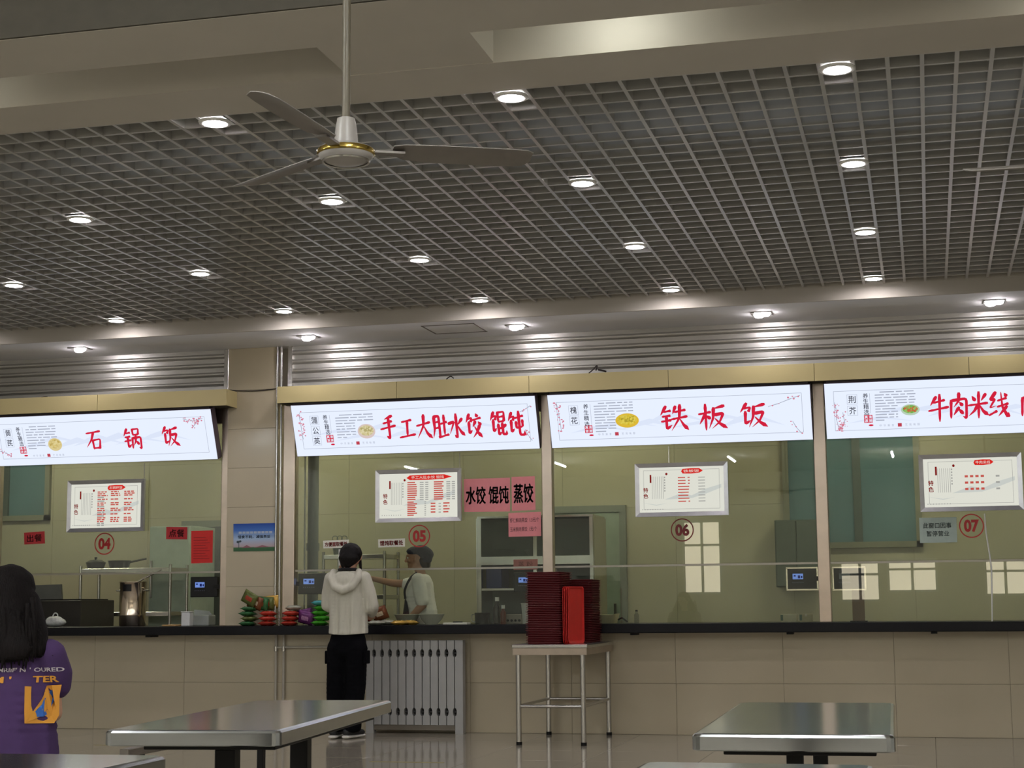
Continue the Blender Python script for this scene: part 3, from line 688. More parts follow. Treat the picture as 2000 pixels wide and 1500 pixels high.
paper('paper_notice', ((993, 1002), (1056.5, 999.5), (1057, 1047), (993.5, 1048.5)), GY, (224, 140, 146), 'small pink price notice with two lines below the larger pink ones', 'notice', [('虾仁鲜肉蒸饺  1.5元/个', .5, .69, .9, .19, .01), ('玉米鲜肉蒸饺  1元/个', .46, .31, .82, .19, .01)])
paper('paper_notice', ((631, 1056), (681.5, 1054), (682, 1069.5), (631.5, 1071)), GY, (225, 222, 212), 'small white strip with red characters above the customer’s head', 'notice', [('方便面取餐处', .5, .5, .88, .55, .05)], (150, 30, 30))
paper('paper_notice', ((738.5, 1053.5), (791, 1051.5), (791, 1067.5), (739, 1069.5)), GY, (225, 222, 212), 'small white strip with red characters left of number 05', 'notice', [('馄饨取餐处', .5, .5, .86, .58, .05)], (150, 30, 30))
paper('paper_notice', ((47, 1040.5), (87, 1037.5), (88, 1061.5), (47.5, 1063.5)), GY, (170, 44, 48), 'small tilted red label left of number 04', 'notice', [('出餐', .5, .5, .72, .62, .02)], (60, 16, 20))
paper('paper_notice', ((325, 1029), (366, 1029.5), (365.5, 1053.5), (324.5, 1053)), GY, (170, 40, 46), 'small red label right of number 04 above the fridge', 'notice', [('点餐', .5, .5, .72, .62, .02)], (60, 16, 20))
nt_, fr_, q_ = paper('paper_notice', ((373.5, 1037), (416, 1036), (415, 1099), (373.5, 1100.5)), GY, (206, 48, 44), 'red sheet of fine print taped near the leftmost steel post', 'notice')
flat('fine_print', fr_, [rect(q_[3][0] + .02, q_[3][1] + .04 + .024 * k, q_[2][0] - .03 - .02 * (k % 3), q_[3][1] + .046 + .024 * k) for k in range(9)], .0022, mat('ink_dark_red', (150, 28, 28), .7), nt_)
paper('paper_notice', ((1795, 1011.5), (1868, 1010), (1869.5, 1059), (1797, 1060.5)), GY, (176, 192, 184), 'pale grey-green notice with two lines of grey characters beside number 07', 'notice', [('此窗口因事', .48, .68, .76, .22, .015), ('暂停营业', .49, .36, .6, .22, .015)], (104, 116, 116))
# poster on the pillar
pt, fr_, q_ = paper('wall_poster', ((456, 1023), (537, 1021.5), (537, 1076), (456, 1077)), W - .002, (120, 160, 214), 'blue poster with a sky and green field picture stuck on the pillar', 'poster', [('惜食不耗，减强责妥', .5, .52, .78, .12, .02)], (36, 44, 70))
nt = [q for q in pt.children if q.name.startswith('sheet')][0].data.materials[0].node_tree; bs = nt.nodes['Principled BSDF']
tc = nt.nodes.new('ShaderNodeTexCoord'); sx_ = nt.nodes.new('ShaderNodeSeparateXYZ'); nt.links.new(tc.outputs['Generated'], sx_.inputs[0])
rp = nt.nodes.new('ShaderNodeValToRGB'); el = rp.color_ramp.elements
el[0].position = 0; el[0].color = (*srgb((52, 96, 62)), 1); el[1].position = 1; el[1].color = (*srgb((34, 74, 160)), 1)
for p_, c_ in ((.13, (70, 110, 74)), (.17, (190, 170, 176)), (.45, (170, 196, 226)), (.75, (70, 116, 196))): e = el.new(p_); e.color = (*srgb(c_), 1)
nt.links.new(sx_.outputs[2], rp.inputs[0]); nt.links.new(rp.outputs[0], bs.inputs['Base Color'])
u0, v0 = q_[3]; u1, v1 = q_[1]
flat('cloud_print', fr_, [rect(u0 + .05 + .037 * k, v0 + .158, u0 + .08 + .037 * k, v0 + .178) for k in range(9)], .0024, mat('ink_pale', (176, 190, 210), .7), pt)
flat('tree_print', fr_, [rect(u0 + .05, v0 + .03, u0 + .056, v0 + .075), ellipse(u0 + .045, v0 + .085, .016, .012, 10), ellipse(u0 + .066, v0 + .09, .012, .01, 10)], .0024, mat('ink_tree', (70, 84, 92), .7), pt)
flat('hill_print', fr_, [[(u0 + .08, v0 + .03), (u0 + .13, v0 + .055), (u0 + .18, v0 + .032)], [(u0 + .2, v0 + .03), (u0 + .28, v0 + .052), (u0 + .36, v0 + .035)]], .0024, mat('ink_hill', (150, 100, 110), .7), pt)

# ================================================================ CEILING FANS
M_fan = mat('fan_paint', (124, 117, 111), .4, metal=.2); M_gold = mat('fan_brass', (196, 170, 90), .2, metal=1.0); M_fanw = mat('fan_hub_paint', (160, 154, 148), .35)
def fan(x, y, z, a0, label, R=.645):
    t = thing('ceiling_fan', (x, y, z - .08), label, 'ceiling fan', 'three-bladed ceiling fans')
    cyl('down_rod', (x, y, z + .10), (x, y, 4.05), .014, mat('fan_rod', (96, 88, 72), .45), t, seg=12)
    lathe('rod_cap', [(0, .03), (.055, .03), (.06, 0), (.045, -.03), (0, -.03)], (x, y, 4.05), M_fanw, t)
    lathe('motor_cup', [(0, .125), (.030, .122), (.036, .09), (.042, .03), (.040, .028), (0, .028)], (x, y, z), M_fanw, t)
    hub = lathe('hub', [(0, .03), (.06, .028), (.092, .016), (.096, 0), (.09, -.014), (.082, -.022), (.05, -.034), (0, -.038)], (x, y, z), M_fanw, t, 32)
    lathe('brass_ring', [(.094, .014), (.099, .008), (.099, -.002), (.094, -.006), (.09, 0), (.094, .014)], (x, y, z), M_gold, hub, 32)
    lathe('lower_ring', [(.078, -.022), (.083, -.026), (.08, -.031), (.074, -.029), (.078, -.022)], (x, y, z), M_steel, hub, 32)
    for k in range(3):
        a = math.radians(a0 + 120 * k); c, s = math.cos(a), math.sin(a)
        def P(r, w_, h): return Vector((x + c * r - s * w_, y + s * r + c * w_, z + h))
        bm = B(); rings = []
        for r, hw in ((.16, .030), (.20, .052), (.30, .060), (.45, .062), (.57, .060), (.62, .055), (R, .030)):
            top = [bm.verts.new(P(r, w_, .012 - .22 * w_ + .010 * math.cos(w_ / .06 * 1.5) + .002)) for w_ in (-hw, -hw * .3, hw * .4, hw)]
            bot = [bm.verts.new(P(r, w_, .012 - .22 * w_ + .010 * math.cos(w_ / .06 * 1.5) - .001)) for w_ in (-hw, -hw * .3, hw * .4, hw)]
            rings.append(top + bot[::-1])
        for A, C in zip(rings, rings[1:]):
            for i in range(8): bm.faces.new((A[i], A[(i + 1) % 8], C[(i + 1) % 8], C[i]))
        bm.faces.new(rings[0][::-1]); bm.faces.new(rings[-1])
        bl = obj('blade', bm, M_fan, t, True, 40)
        bm = B(); abox(bm, (.075, -.02, .004), (.20, .02, .012)); bmesh.ops.rotate(bm, verts=bm.verts[:], cent=(0, 0, 0), matrix=Matrix.Rotation(a, 3, 'Z')); bmesh.ops.translate(bm, verts=bm.verts[:], vec=(x, y, z))
        obj('blade_iron', bm, M_fan, bl)
        for rr in (.10, .13):
            q = P(rr, 0, .012); lathe('bolt', [(0, .006), (.006, .004), (.006, 0), (0, 0)], q, M_gold, bl, 8)
fan(-1.855, 5.1, 2.612, 26, 'grey three-bladed ceiling fan on a long rod, hanging in full view')
fan(.80, 5.1, 2.385, 180, 'second ceiling fan with only a blade tip showing at the right edge')

# ================================================================ RADIATOR AND PIPES
rd = thing('radiator', (-4.36, 13.83, 0), 'pale grey column radiator on the wall under the counter beside the customer', 'radiator')
RX0 = -4.80; PW = .0733
def rsec(x0, first=False, last=False):
    z0, z1 = .075, .795; hw = PW / 2 - .004; pts = []
    cx = x0 + PW / 2
    def notch(side, zc): return [(cx + side * (hw - .0145 * math.cos(t)), zc + .035 * math.sin(t)) for t in [math.radians(q) for q in (-90, -60, -30, 0, 30, 60, 90)]]
    r_ = [(cx + hw, z0)] + notch(1, .185) + notch(1, .685) + [(cx + hw, z1)]
    l_ = [(cx - hw, z1)] + notch(-1, .685)[::-1] + notch(-1, .185)[::-1] + [(cx - hw, z0)]
    if last: r_ = [(cx + hw + .004, .0), (cx + hw + .004, z1)]; l_ = l_[:-1] + [(cx - hw, .0)]
    if first: l_ = [(cx - hw - .004, z1), (cx - hw - .004, 0)]; r_ = [(cx + hw, 0)] + r_[1:]
    return r_ + l_
for k in range(12): prism('column', rsec(RX0 + PW * k, k == 0, k == 11), 'y', 13.765, 13.845, M_rad, rd)
for z in (.185, .685): cyl('manifold', (RX0 + .02, 13.805, z), (RX0 + PW * 12 - .02, 13.805, z), .012, mat('radiator_manifold', (60, 60, 60), .6), rd)
box('base_skirt', (RX0 + PW, 13.775, .03), (RX0 + PW * 11, 13.84, .074), mat('radiator_skirt', (120, 112, 100), .6), rd)
box('shadow_board', (RX0 + .01, 13.85, .08), (RX0 + PW * 12 - .01, 13.858, .79), mat('radiator_gap_shade', (60, 58, 54), .8), rd)  # dark board added for the shade seen between the columns
for x in (RX0 + .2, RX0 + .7): box('wall_bracket', (x, 13.858, .6), (x + .02, W - .001, .63), M_rad, rd)
pp = thing('heating_pipe', (-5.70, 13.9, 0), 'pair of thin pale heating pipes rising left of the customer', 'pipe')
for x in (-5.70, -5.625):
    cyl('riser', (x, 13.905, 0), (x, 13.905, .85), .0115, M_wpipe, pp, seg=10)
    cyl('coupling', (x, 13.905, .70), (x, 13.905, .745), .018, M_steel, pp, seg=10)
tube('branch', [(-5.70, 13.903, .735), (-5.2, 13.903, .738), (-4.79, 13.86, .74)], .010, M_wpipe, pp)

# ================================================================ SERVING TABLE WITH TRAYS
sx0, sx1, sy0, sy1 = -3.225, -2.615, 12.74, 13.86
st = thing('serving_table', ((sx0 + sx1) / 2, (sy0 + sy1) / 2, 0), 'small stainless steel table carrying the stacks of red trays', 'table')
box('table_top', (sx0, sy0, .752), (sx1, sy1, .782), M_steel, st, .006, 2)
bm = B()
for a, b in (((sx0 + .006, sy0 + .006, .70), (sx1 - .006, sy0 + .02, .752)), ((sx0 + .006, sy1 - .02, .70), (sx1 - .006, sy1 - .006, .752)), ((sx0 + .006, sy0 + .02, .70), (sx0 + .02, sy1 - .02, .752)), ((sx1 - .02, sy0 + .02, .70), (sx1 - .006, sy1 - .02, .752))): abox(bm, a, b)
obj('apron', bm, M_steelw, st)
for x in (sx0 + .045, sx1 - .045):
    for y in (sy0 + .035, sy1 - .035):
        lg = cyl('leg', (x, y, .025), (x, y, .752), .0215, M_steel, st, seg=14); cyl('foot_cap', (x, y, 0), (x, y, .025), .0235, M_blackm, lg, seg=12)
for a, b in (((sx0 + .045, sy0 + .035), (sx1 - .045, sy0 + .035)), ((sx0 + .045, sy1 - .035), (sx1 - .045, sy1 - .035)), ((sx0 + .045, sy0 + .035), (sx0 + .045, sy1 - .035)), ((sx1 - .045, sy0 + .035), (sx1 - .045, sy1 - .035))):
    cyl('stretcher', (*a, .30), (*b, .30), .013, M_steel, st, seg=10)
def rrect(hx, hy, r, n=4):
    out = []
    for cx, cy, a0 in ((hx - r, hy - r, 0), (-hx + r, hy - r, 90), (-hx + r, -hy + r, 180), (hx - r, -hy + r, 270)):
        for k in range(n + 1): a = math.radians(a0 + 90 * k / n); out.append((cx + r * math.cos(a), cy + r * math.sin(a)))
    return out
def traymesh(name, hx, hy, m):
    bm = B(); rings = []
    for sx, z in ((-.016, 0), (-.011, .0085), (0, .0095), (0, .0132), (-.006, .0132), (-.020, .003)):
        rings.append([bm.verts.new((x, y, z)) for x, y in rrect(hx + sx, hy + sx, .03)])
    for A, C in zip(rings, rings[1:]):
        for i in range(len(A)): bm.faces.new((A[i], A[(i + 1) % len(A)], C[(i + 1) % len(A)], C[i]))
    bm.faces.new(rings[0][::-1]); bm.faces.new(rings[-1])
    bmesh.ops.recalc_face_normals(bm, faces=bm.faces[:])
    me = bpy.data.meshes.new(name); bm.to_mesh(me); bm.free(); me.materials.append(m); return me
M_tray_shaded = mat('tray_red_shaded', (98, 20, 27), .45, var=.06, scale=20); M_tray_lit = mat('tray_red_lit', (206, 40, 34), .45, var=.05, scale=20)  # same red trays; shade and light are put into two colours
tmA = traymesh('food_tray', .150, .215, M_tray_shaded)
def stack(cx, cy, n, z0, dz, where, group, nm=tmA):
    for k in range(n):
        o = bpy.data.objects.new('food_tray', nm); COL.objects.link(o)
        o.location = (cx + random.uniform(-.003, .003), cy + random.uniform(-.003, .003), z0 + dz * k); o.rotation_euler.z = random.uniform(-.008, .008)
        lab = 'shaded red food tray within the %s stack on the steel table' % where
        if k == n - 1: lab = 'topmost shaded red food tray of the %s stack on the steel table' % where
        if k == 0: lab = 'bottom shaded red food tray of the %s stack on the steel table' % where
        tag(o, lab, 'tray', group)
stack(-2.985, 13.04, 41, .7825, .0139, 'tall front', 'dark red trays in the front stack')
stack(-2.835, 13.52, 37, .7825, .0139, 'rear', 'dark red trays in the rear stack')
tmB = traymesh('food_tray_lit', .150, .226, M_tray_lit)
for k in range(4):
    o = bpy.data.objects.new('food_tray', tmB); COL.objects.link(o)
    o.rotation_euler = (math.radians(90), 0, math.radians(77)); o.location = (-2.804 + .0142 * k, 12.985, .783 + .226)
    tag(o, ['lit red tray stood on edge, innermost against the front stack', 'lit red tray stood on edge, second from the front stack', 'lit red tray stood on edge, third from the front stack', 'lit red tray stood on edge, outermost and facing right'][k], 'tray', 'bright red trays stood on edge')

# ================================================================ DINING TABLES
def table(c, hx, hy, rot, label, posts, rail=None, lw=.031):
    x, y = c; t = thing('dining_table', (x, y, 0), label, 'table', 'steel-topped canteen tables')
    def L(a, b, cz): return (x + a, y + b, cz)
    bm = B(); rings = []
    for s_, z in ((-.006, .705), (0, .708), (0, .742), (-.004, .748), (-.012, .750)):
        rings.append([bm.verts.new((x + a, y + b, z)) for a, b in rrect(hx + s_, hy + s_, .022, 3)])
    for A, C in zip(rings, rings[1:]):
        for i in range(len(A)): bm.faces.new((A[i], A[(i + 1) % len(A)], C[(i + 1) % len(A)], C[i]))
    bm.faces.new(rings[0][::-1]); bm.faces.new(rings[-1])
    obj('table_top', bm, M_steeltop, t)
    box('under_frame', L(-hx + .07, -hy + .13, .685), L(hx - .05, hy - .08, .705), M_blackm, t, .002)
    for pa, pb in posts:
        lg = box('leg', L(pa - lw, pb - lw, .02), L(pa + lw, pb + lw, .672), M_blackm, t, .004)
        box('leg_plate', L(pa - .13, pb - .04, .672), L(pa + .13, pb + .04, .685), M_blackm, lg)
        box('foot_plate', L(pa - .2, pb - .05, 0), L(pa + .2, pb + .05, .02), M_blackm, lg, .003)
    if rail is not None:
        box('foot_rail', L(rail[0] - .02, rail[1], rail[2]), L(rail[0] + .02, rail[3], rail[2] + .045), mat('rail_brown', (112, 104, 96), .5), t, .004)
    t.rotation_euler.z = rot
table((-2.105, 5.06), .257, .735, math.radians(6.0), 'steel-topped canteen table in front of the customer, left of centre', [(0, -.40), (0, .42)])
table((-.377, 5.10), .262, .705, math.radians(1.2), 'steel-topped canteen table standing alone at lower right', [(-.014, -.36), (.024, .36)], None, .023)
table((-1.985, 2.86), .262, .735, math.radians(1.5), 'steel-topped canteen table cut off by the lower left corner', [(0, -.40), (0, .42)])
table((-.372, 2.90), .245, .715, math.radians(0), 'steel-topped canteen table whose far edge shows at the bottom right', [(0, -.40), (0, .42)])
# low bar seen behind the first table, yellow floor tape
bp = at(240, 1475, Z=.38); br = at(388, 1451, Z=.38)
fb = thing('bench_frame', (bp.x, bp.y, 0), 'low brown bench bar standing behind the left canteen table', 'bench')
box('seat_bar', (bp.x - .02, bp.y, .37), (bp.x + .03, bp.y + 1.9, .41), mat('bench_brown', (110, 102, 92), .5), fb, .004)
for yy in (bp.y + .15, bp.y + 1.7): box('leg', (bp.x - .015, yy, 0), (bp.x + .025, yy + .04, .37), M_blackm, fb, .003)
M_tape = mat('floor_tape', (150, 138, 80), .5, var=.2)
for x0, x1, y, lab in ((-6.6, -6.1, 12.27, 'faded yellow tape strip on the floor left of the first table'), (-5.6, -5.1, 12.25, 'faded yellow tape strip on the floor behind the first table'), (-3.9, -3.35, 11.25, 'faded yellow tape strip on the floor below the radiator'), (-1.3, -.45, 12.5, 'faded yellow tape strip on the floor behind the right table')):
    tag(box('floor_tape', (x0, y, .0002), (x1, y + .035, .001), M_tape), lab, 'floor tape', 'yellow tape strips on the floor')
# wires
for nm, pts, lab in (('loose_wire', [(880, 742), (872, 741), (880, 735), (886, 739)], 'short black wire end sticking up over the left fascia'), ('loose_wire', [(1150, 729), (1158, 722), (1166, 714), (1164, 724)], 'tangle of black wire sticking up at the middle of the fascia'), ('loose_wire', [(1168, 722), (1178, 724), (1184, 726)], 'stub of black wire lying right of the fascia tangle'), ('loose_wire', [(72, 781), (82, 776), (92, 775), (94, 779)], 'thin black wire loop on top of the far left fascia')):
    q = [at(a, b, Y=13.71) for a, b in pts]
    tag(tube(nm, q, .005 if len(pts) > 3 else .008, mat('wire_black', (36, 26, 26), .6), None, 6), lab, 'wire')
tag(tube('pillar_cable', [at(440, 761, Y=W - .006), at(470, 763.5, Y=W - .008), at(505, 763, Y=W - .008), at(541, 759, Y=W - .006)], .005, mat('wire_black', (36, 26, 26), .6), None, 6), 'thin dark cable running across the top of the pillar', 'cable')
tag(tube('hanging_cord', [at(1923, 1003, Y=W + .02), at(1926, 1040, Y=W + .02), at(1935, 1098, Y=W + .02), at(1937, 1130, Y=W + .02), at(1938, 1217, Y=W + .01)], .006, M_white, None, 6), 'thin white cord hanging down the glass right of number 07', 'cord')

# ================================================================ PEOPLE
_b = B(); bmesh.ops.create_icosphere(_b, subdivisions=2, radius=1); _b.verts.ensure_lookup_table(); _b.verts.index_update()
ICO_V = [tuple(v.co) for v in _b.verts]; ICO_F = [tuple(v.index for v in f.verts) for f in _b.faces]; _b.free()
def blob(chains, voxel=.009, sm=6):
    VV = []; FF = []
    for ch in chains:
        pts = [tuple(p) if len(p) == 6 else (p[0], p[1], p[2], p[3], p[3], p[3]) for p in ch]
        if len(pts) == 1: seq = pts
        else:
            seq = []
            for a, b in zip(pts, pts[1:]):
                L = math.dist(a[:3], b[:3]); n = max(1, int(L / (min(min(a[3:]), min(b[3:])) * .45)) + 1)
                seq += [tuple(a[i] + (b[i] - a[i]) * k / n for i in range(6)) for k in range(n)]
            seq.append(pts[-1])
        for p in seq:
            n0 = len(VV); VV += [(p[0] + x * p[3], p[1] + y * p[4], p[2] + z * p[5]) for x, y, z in ICO_V]; FF += [(i + n0, j + n0, k + n0) for i, j, k in ICO_F]
    me = bpy.data.meshes.new('blob_tmp'); me.from_pydata(VV, [], FF)
    o = bpy.data.objects.new('blob_tmp', me); COL.objects.link(o)
    md = o.modifiers.new('r', 'REMESH'); md.mode = 'VOXEL'; md.voxel_size = voxel
    if sm: m2 = o.modifiers.new('s', 'SMOOTH'); m2.iterations = sm; m2.factor = .5
    dg = bpy.context.evaluated_depsgraph_get(); out = bpy.data.meshes.new_from_object(o.evaluated_get(dg))
    bpy.data.objects.remove(o); bpy.data.meshes.remove(me); return out
def hand(w, d, n, curl=.5, s=1.0, mirror=1):
    """palm and five separate fingers: wrist w, pointing d, palm facing n"""
    w, d, n = Vector(w), Vector(d).normalized(), Vector(n); n = (n - d * n.dot(d)).normalized(); x = d.cross(n) * mirror
    ch = [[(*(w - d * .02), .026 * s), (*(w + d * .03 * s), .027 * s), ]]
    for k in range(4): ch.append([(*(w + d * .02 * s + x * (k - 1.5) * .012 * s), .013 * s), (*(w + d * .075 * s + x * (k - 1.5) * .019 * s), .0115 * s)])
    for k, L in enumerate((.070, .080, .074, .058)):
        b = w + d * .08 * s + x * (k - 1.5) * .0205 * s; dd = d.copy(); p = b; c = [(*p, .0100 * s)]
        for j, f in enumerate((.45, .32, .23)):
            dd = (dd + n * curl * (.55 if j else .4)).normalized(); p = p + dd * L * f * s; c.append((*p, (.0092 - .0007 * j) * s))
        ch.append(c)
    tb = w + d * .025 * s - x * .028 * s; ch.append([(*tb, .013 * s), (*(tb + (d * .6 - x * .6 + n * .25).normalized() * .038 * s), .0112 * s), (*(tb + (d * .6 - x * .6 + n * .25).normalized() * .038 * s + (d * .85 - x * .2 + n * .4).normalized() * .03 * s), .0095 * s)])
    return ch
def face(c, f, up, s=1.0):
    """nose, brow, lips, chin, ears as small volumes around head centre c looking along f"""
    c, f, up = Vector(c), Vector(f).normalized(), Vector(up); up = (up - f * up.dot(f)).normalized(); r_ = f.cross(up); o = []
    def P(a, b, d): return tuple(c + r_ * a * s + up * b * s + f * d * s)
    o.append([(*P(0, .015, .088), .011 * s), (*P(0, -.018, .103), .015 * s)])
    for q in (-1, 1):
        o.append([(*P(q * .012, .03, .084), .012 * s), (*P(q * .04, .03, .072), .011 * s)]); o.append([(*P(q * .016, -.02, .09), .009 * s)])
        o.append([(*P(q * .078, .012, -.002), .014 * s), (*P(q * .078, -.022, .004), .010 * s)])
        o.append([(*P(q * .035, -.015, .066), .02 * s)])
    o.append([(*P(-.02, -.047, .083), .008 * s), (*P(.02, -.047, .083), .008 * s)]); o.append([(*P(-.015, -.057, .081), .0085 * s), (*P(.015, -.057, .081), .0085 * s)])
    o.append([(*P(0, -.082, .07), .022 * s)]); o.append([(*P(0, -.06, .03), .05 * s)])
    return o
def eyes(c, f, up, parent, s=1.0):
    c, f, up = Vector(c), Vector(f).normalized(), Vector(up); up = (up - f * up.dot(f)).normalized(); r_ = f.cross(up)
    for q in (-1, 1):
        bm = B(); p = c + r_ * q * .031 * s + up * .008 * s + f * .0735 * s
        bmesh.ops.create_uvsphere(bm, u_segments=10, v_segments=8, radius=.011 * s, matrix=Matrix.Translation(p)); e = obj('eye', bm, mat('eye_white', (220, 216, 208), .3), parent, True)
        bm = B(); bmesh.ops.create_uvsphere(bm, u_segments=8, v_segments=6, radius=.006 * s, matrix=Matrix.Translation(p + f * .0065 * s)); obj('iris', bm, mat('eye_dark', (30, 20, 16), .3), e, True)
def off(ch, o):
    return [[(p[0] + o[0], p[1] + o[1], p[2] + o[2], *p[3:]) for p in c] for c in ch]
M_skin = mat('skin', (196, 150, 124), .55, var=.05, scale=8); M_skin2 = mat('skin_tan', (176, 132, 108), .55, var=.05, scale=8)
M_hair = mat('hair_black', (18, 14, 14), .5, var=.35, scale=30, streak=(6, 6, .4), bump=.5, spec=.2); M_hair2 = mat('hair_brown_black', (14, 9, 9), .7, var=.4, scale=24, streak=(8, 8, .5), bump=.6, spec=.12)
M_hood = mat('hoodie_cream', (206, 203, 188), .9, var=.04, scale=10, bump=.25, streak=(5, 5, .7)); M_blackc = mat('trousers_black', (12, 12, 16), .95, var=.2, scale=20, bump=.3, spec=.1)
# --- customer at the counter, back to us
A0 = Vector((-4.775, 13.22, 0))
hc = (.025, .03, 1.515); hf = (-.15, .95, -.30)
body = [[(*hc[:2], hc[2], .073, .092, .102)], [(.02, .0, 1.44, .05), (.015, -.012, 1.34, .052)], [(0, .0, 1.32, .15, .07, .05), (0, .01, 1.1, .14, .09, .08), (0, .01, .88, .12, .08, .08)],
        [(-.15, .0, 1.32, .045), (-.185, .04, 1.10, .04), (-.125, .17, 1.36, .028)], [(.15, 0, 1.32, .045), (.205, .02, 1.09, .04), (.13, .24, 1.02, .028)],
        [(-.075, 0, .84, .06), (-.095, .01, .46, .055), (-.095, -.02, .08, .038)], [(.07, 0, .84, .06), (.055, .01, .46, .055), (.035, -.02, .08, .038)]] + face(hc, hf, (0, .25, 1)) + hand((-.12, .175, 1.375), (.15, -.05, 1), (.8, -.2, .1), .8, .95) + hand((.125, .26, 1.02), (-.35, .9, -.1), (0, .1, -1), .5, .95, -1)
cu = obj('person', blob(off(body, A0), .007, 3), M_skin, None, True)
tag(cu, 'customer standing with back turned in a cream hooded top and black trousers', 'person')
eyes(Vector(hc) + A0, hf, (0, .25, 1), cu)
hd = [[(-.0, .015, .865, .178, .132, .05), (-.0, .02, .90, .178, .128, .06), (-.0, .02, 1.0, .174, .118, .08), (0, .02, 1.15, .178, .118, .08), (0, .015, 1.27, .172, .105, .07), (0, .0, 1.345, .135, .08, .05), (.005, -.005, 1.375, .09, .065, .035)],
      [(-.145, .0, 1.325, .066), (-.178, .03, 1.21, .064), (-.186, .045, 1.11, .066), (-.17, .09, 1.13, .058), (-.135, .15, 1.27, .046), (-.128, .165, 1.32, .04)],
      [(.145, .0, 1.325, .066), (.182, .01, 1.21, .066), (.200, .03, 1.10, .066), (.185, .10, 1.07, .056), (.15, .20, 1.035, .042)]]
hm = obj('hooded_top', blob(off(hd, A0), .009, 6), M_hood, cu, True)
for v in hm.data.vertices:          # hem and soft drape folds
    p = v.co + cu.location - A0
    hz = .858 + .012 * (p.x / .17) ** 2
    if p.z < hz: v.co.z += hz - p.z
    if p.z < 1.28 and p.y < .05:
        k = min(1, (1.28 - p.z) / .25); v.co.y += .007 * k * math.sin(p.x * 62 + 6 * p.z) + .004 * k * math.sin(p.x * 120 - 4 * p.z)
hood = [[(-.115, -.03, 1.385, .03), (-.12, -.075, 1.33, .034), (-.075, -.115, 1.255, .034), (0, -.128, 1.225, .034), (.075, -.115, 1.255, .034), (.12, -.075, 1.33, .034), (.11, -.03, 1.385, .03)], [(0, -.088, 1.30, .085, .03, .06), (0, -.07, 1.355, .09, .03, .035)]]
obj('hood', blob(off(hood, A0), .008, 5), M_hood, hm, True)
obj('shirt_collar', blob(off([[(-.07, -.015, 1.402, .016), (-.03, -.062, 1.405, .016), (.03, -.064, 1.405, .016), (.075, -.015, 1.402, .016)]], A0), .006, 3), mat('collar_black', (20, 18, 22), .8), hm, True)
tr = [[(0, .015, .90, .14, .085, .05), (-.0, .01, .80, .164, .112, .08), (0, .005, .72, .168, .12, .08)], [(-.085, 0, .74, .092, .115, .1), (-.092, .0, .45, .090, .10, .1), (-.095, -.015, .2, .080, .095, .08), (-.095, -.02, .075, .078, .095, .03)], [(.082, 0, .74, .092, .115, .1), (.072, .0, .45, .092, .10, .1), (.056, -.015, .2, .082, .095, .08), (.048, -.02, .075, .080, .095, .03)]]
to = obj('trousers', blob(off(tr, A0), .009, 5), M_blackc, cu, True)
for sx in (-1, 1):
    bm = abox(B(), (-.012, -.06, -.055), (.012, .06, .055), .008, 2); bmesh.ops.translate(bm, verts=bm.verts[:], vec=A0 + Vector((sx * .171, .0, .67))); obj('cargo_pocket', bm, M_blackc, to)
for x, a, nm in ((-.10, .1, 'l'), (.04, -.25, 'r')):
    R_ = Matrix.Rotation(a, 3, 'Z')
    def rot(c): return [[(*(R_ @ Vector(p[:3]) + A0 + Vector((x, -.02, 0))), *p[3:]) for p in q] for q in c]
    sh = obj('shoe', blob(rot([[(0, -.055, .055, .038, .04, .04), (0, .06, .05, .043, .06, .036), (0, .14, .042, .042, .05, .03)]]), .006, 3), mat('shoe_black', (34, 34, 36), .6), cu, True)
    obj('sole', blob(rot([[(0, -.06, .017, .043, .05, .017), (0, .06, .017, .047, .06, .017), (0, .15, .017, .044, .05, .016)]]), .005, 2), mat('sole_white', (226, 222, 214), .6), sh, True)
hr = [[(.022, .012, 1.537, .100, .104, .096)], [(.02, -.03, 1.50, .092, .072, .07), (.015, -.05, 1.445, .045, .03, .03)], [(-.05, .02, 1.50, .034, .05, .06), (-.055, .04, 1.45, .02, .03, .04)], [(.085, .06, 1.50, .016, .025, .06), (.092, .07, 1.42, .010, .018, .04)], [(.02, -.03, 1.575, .05, .05, .045)]]
obj('hair', blob(off(hr, A0), .007, 3), M_hair, cu, True)
ph = box('mobile_phone', (-4.897, 13.335, 1.435), (-4.886, 13.405, 1.585), M_plast, None, .004, 2); tag(ph, 'mobile phone with a pale edge held up beside the customer’s head', 'phone')
box('phone_rim', (-4.899, 13.331, 1.44), (-4.884, 13.3345, 1.58), M_white, ph); box('camera_bump', (-4.900, 13.375, 1.545), (-4.897, 13.40, 1.575), M_white, ph)
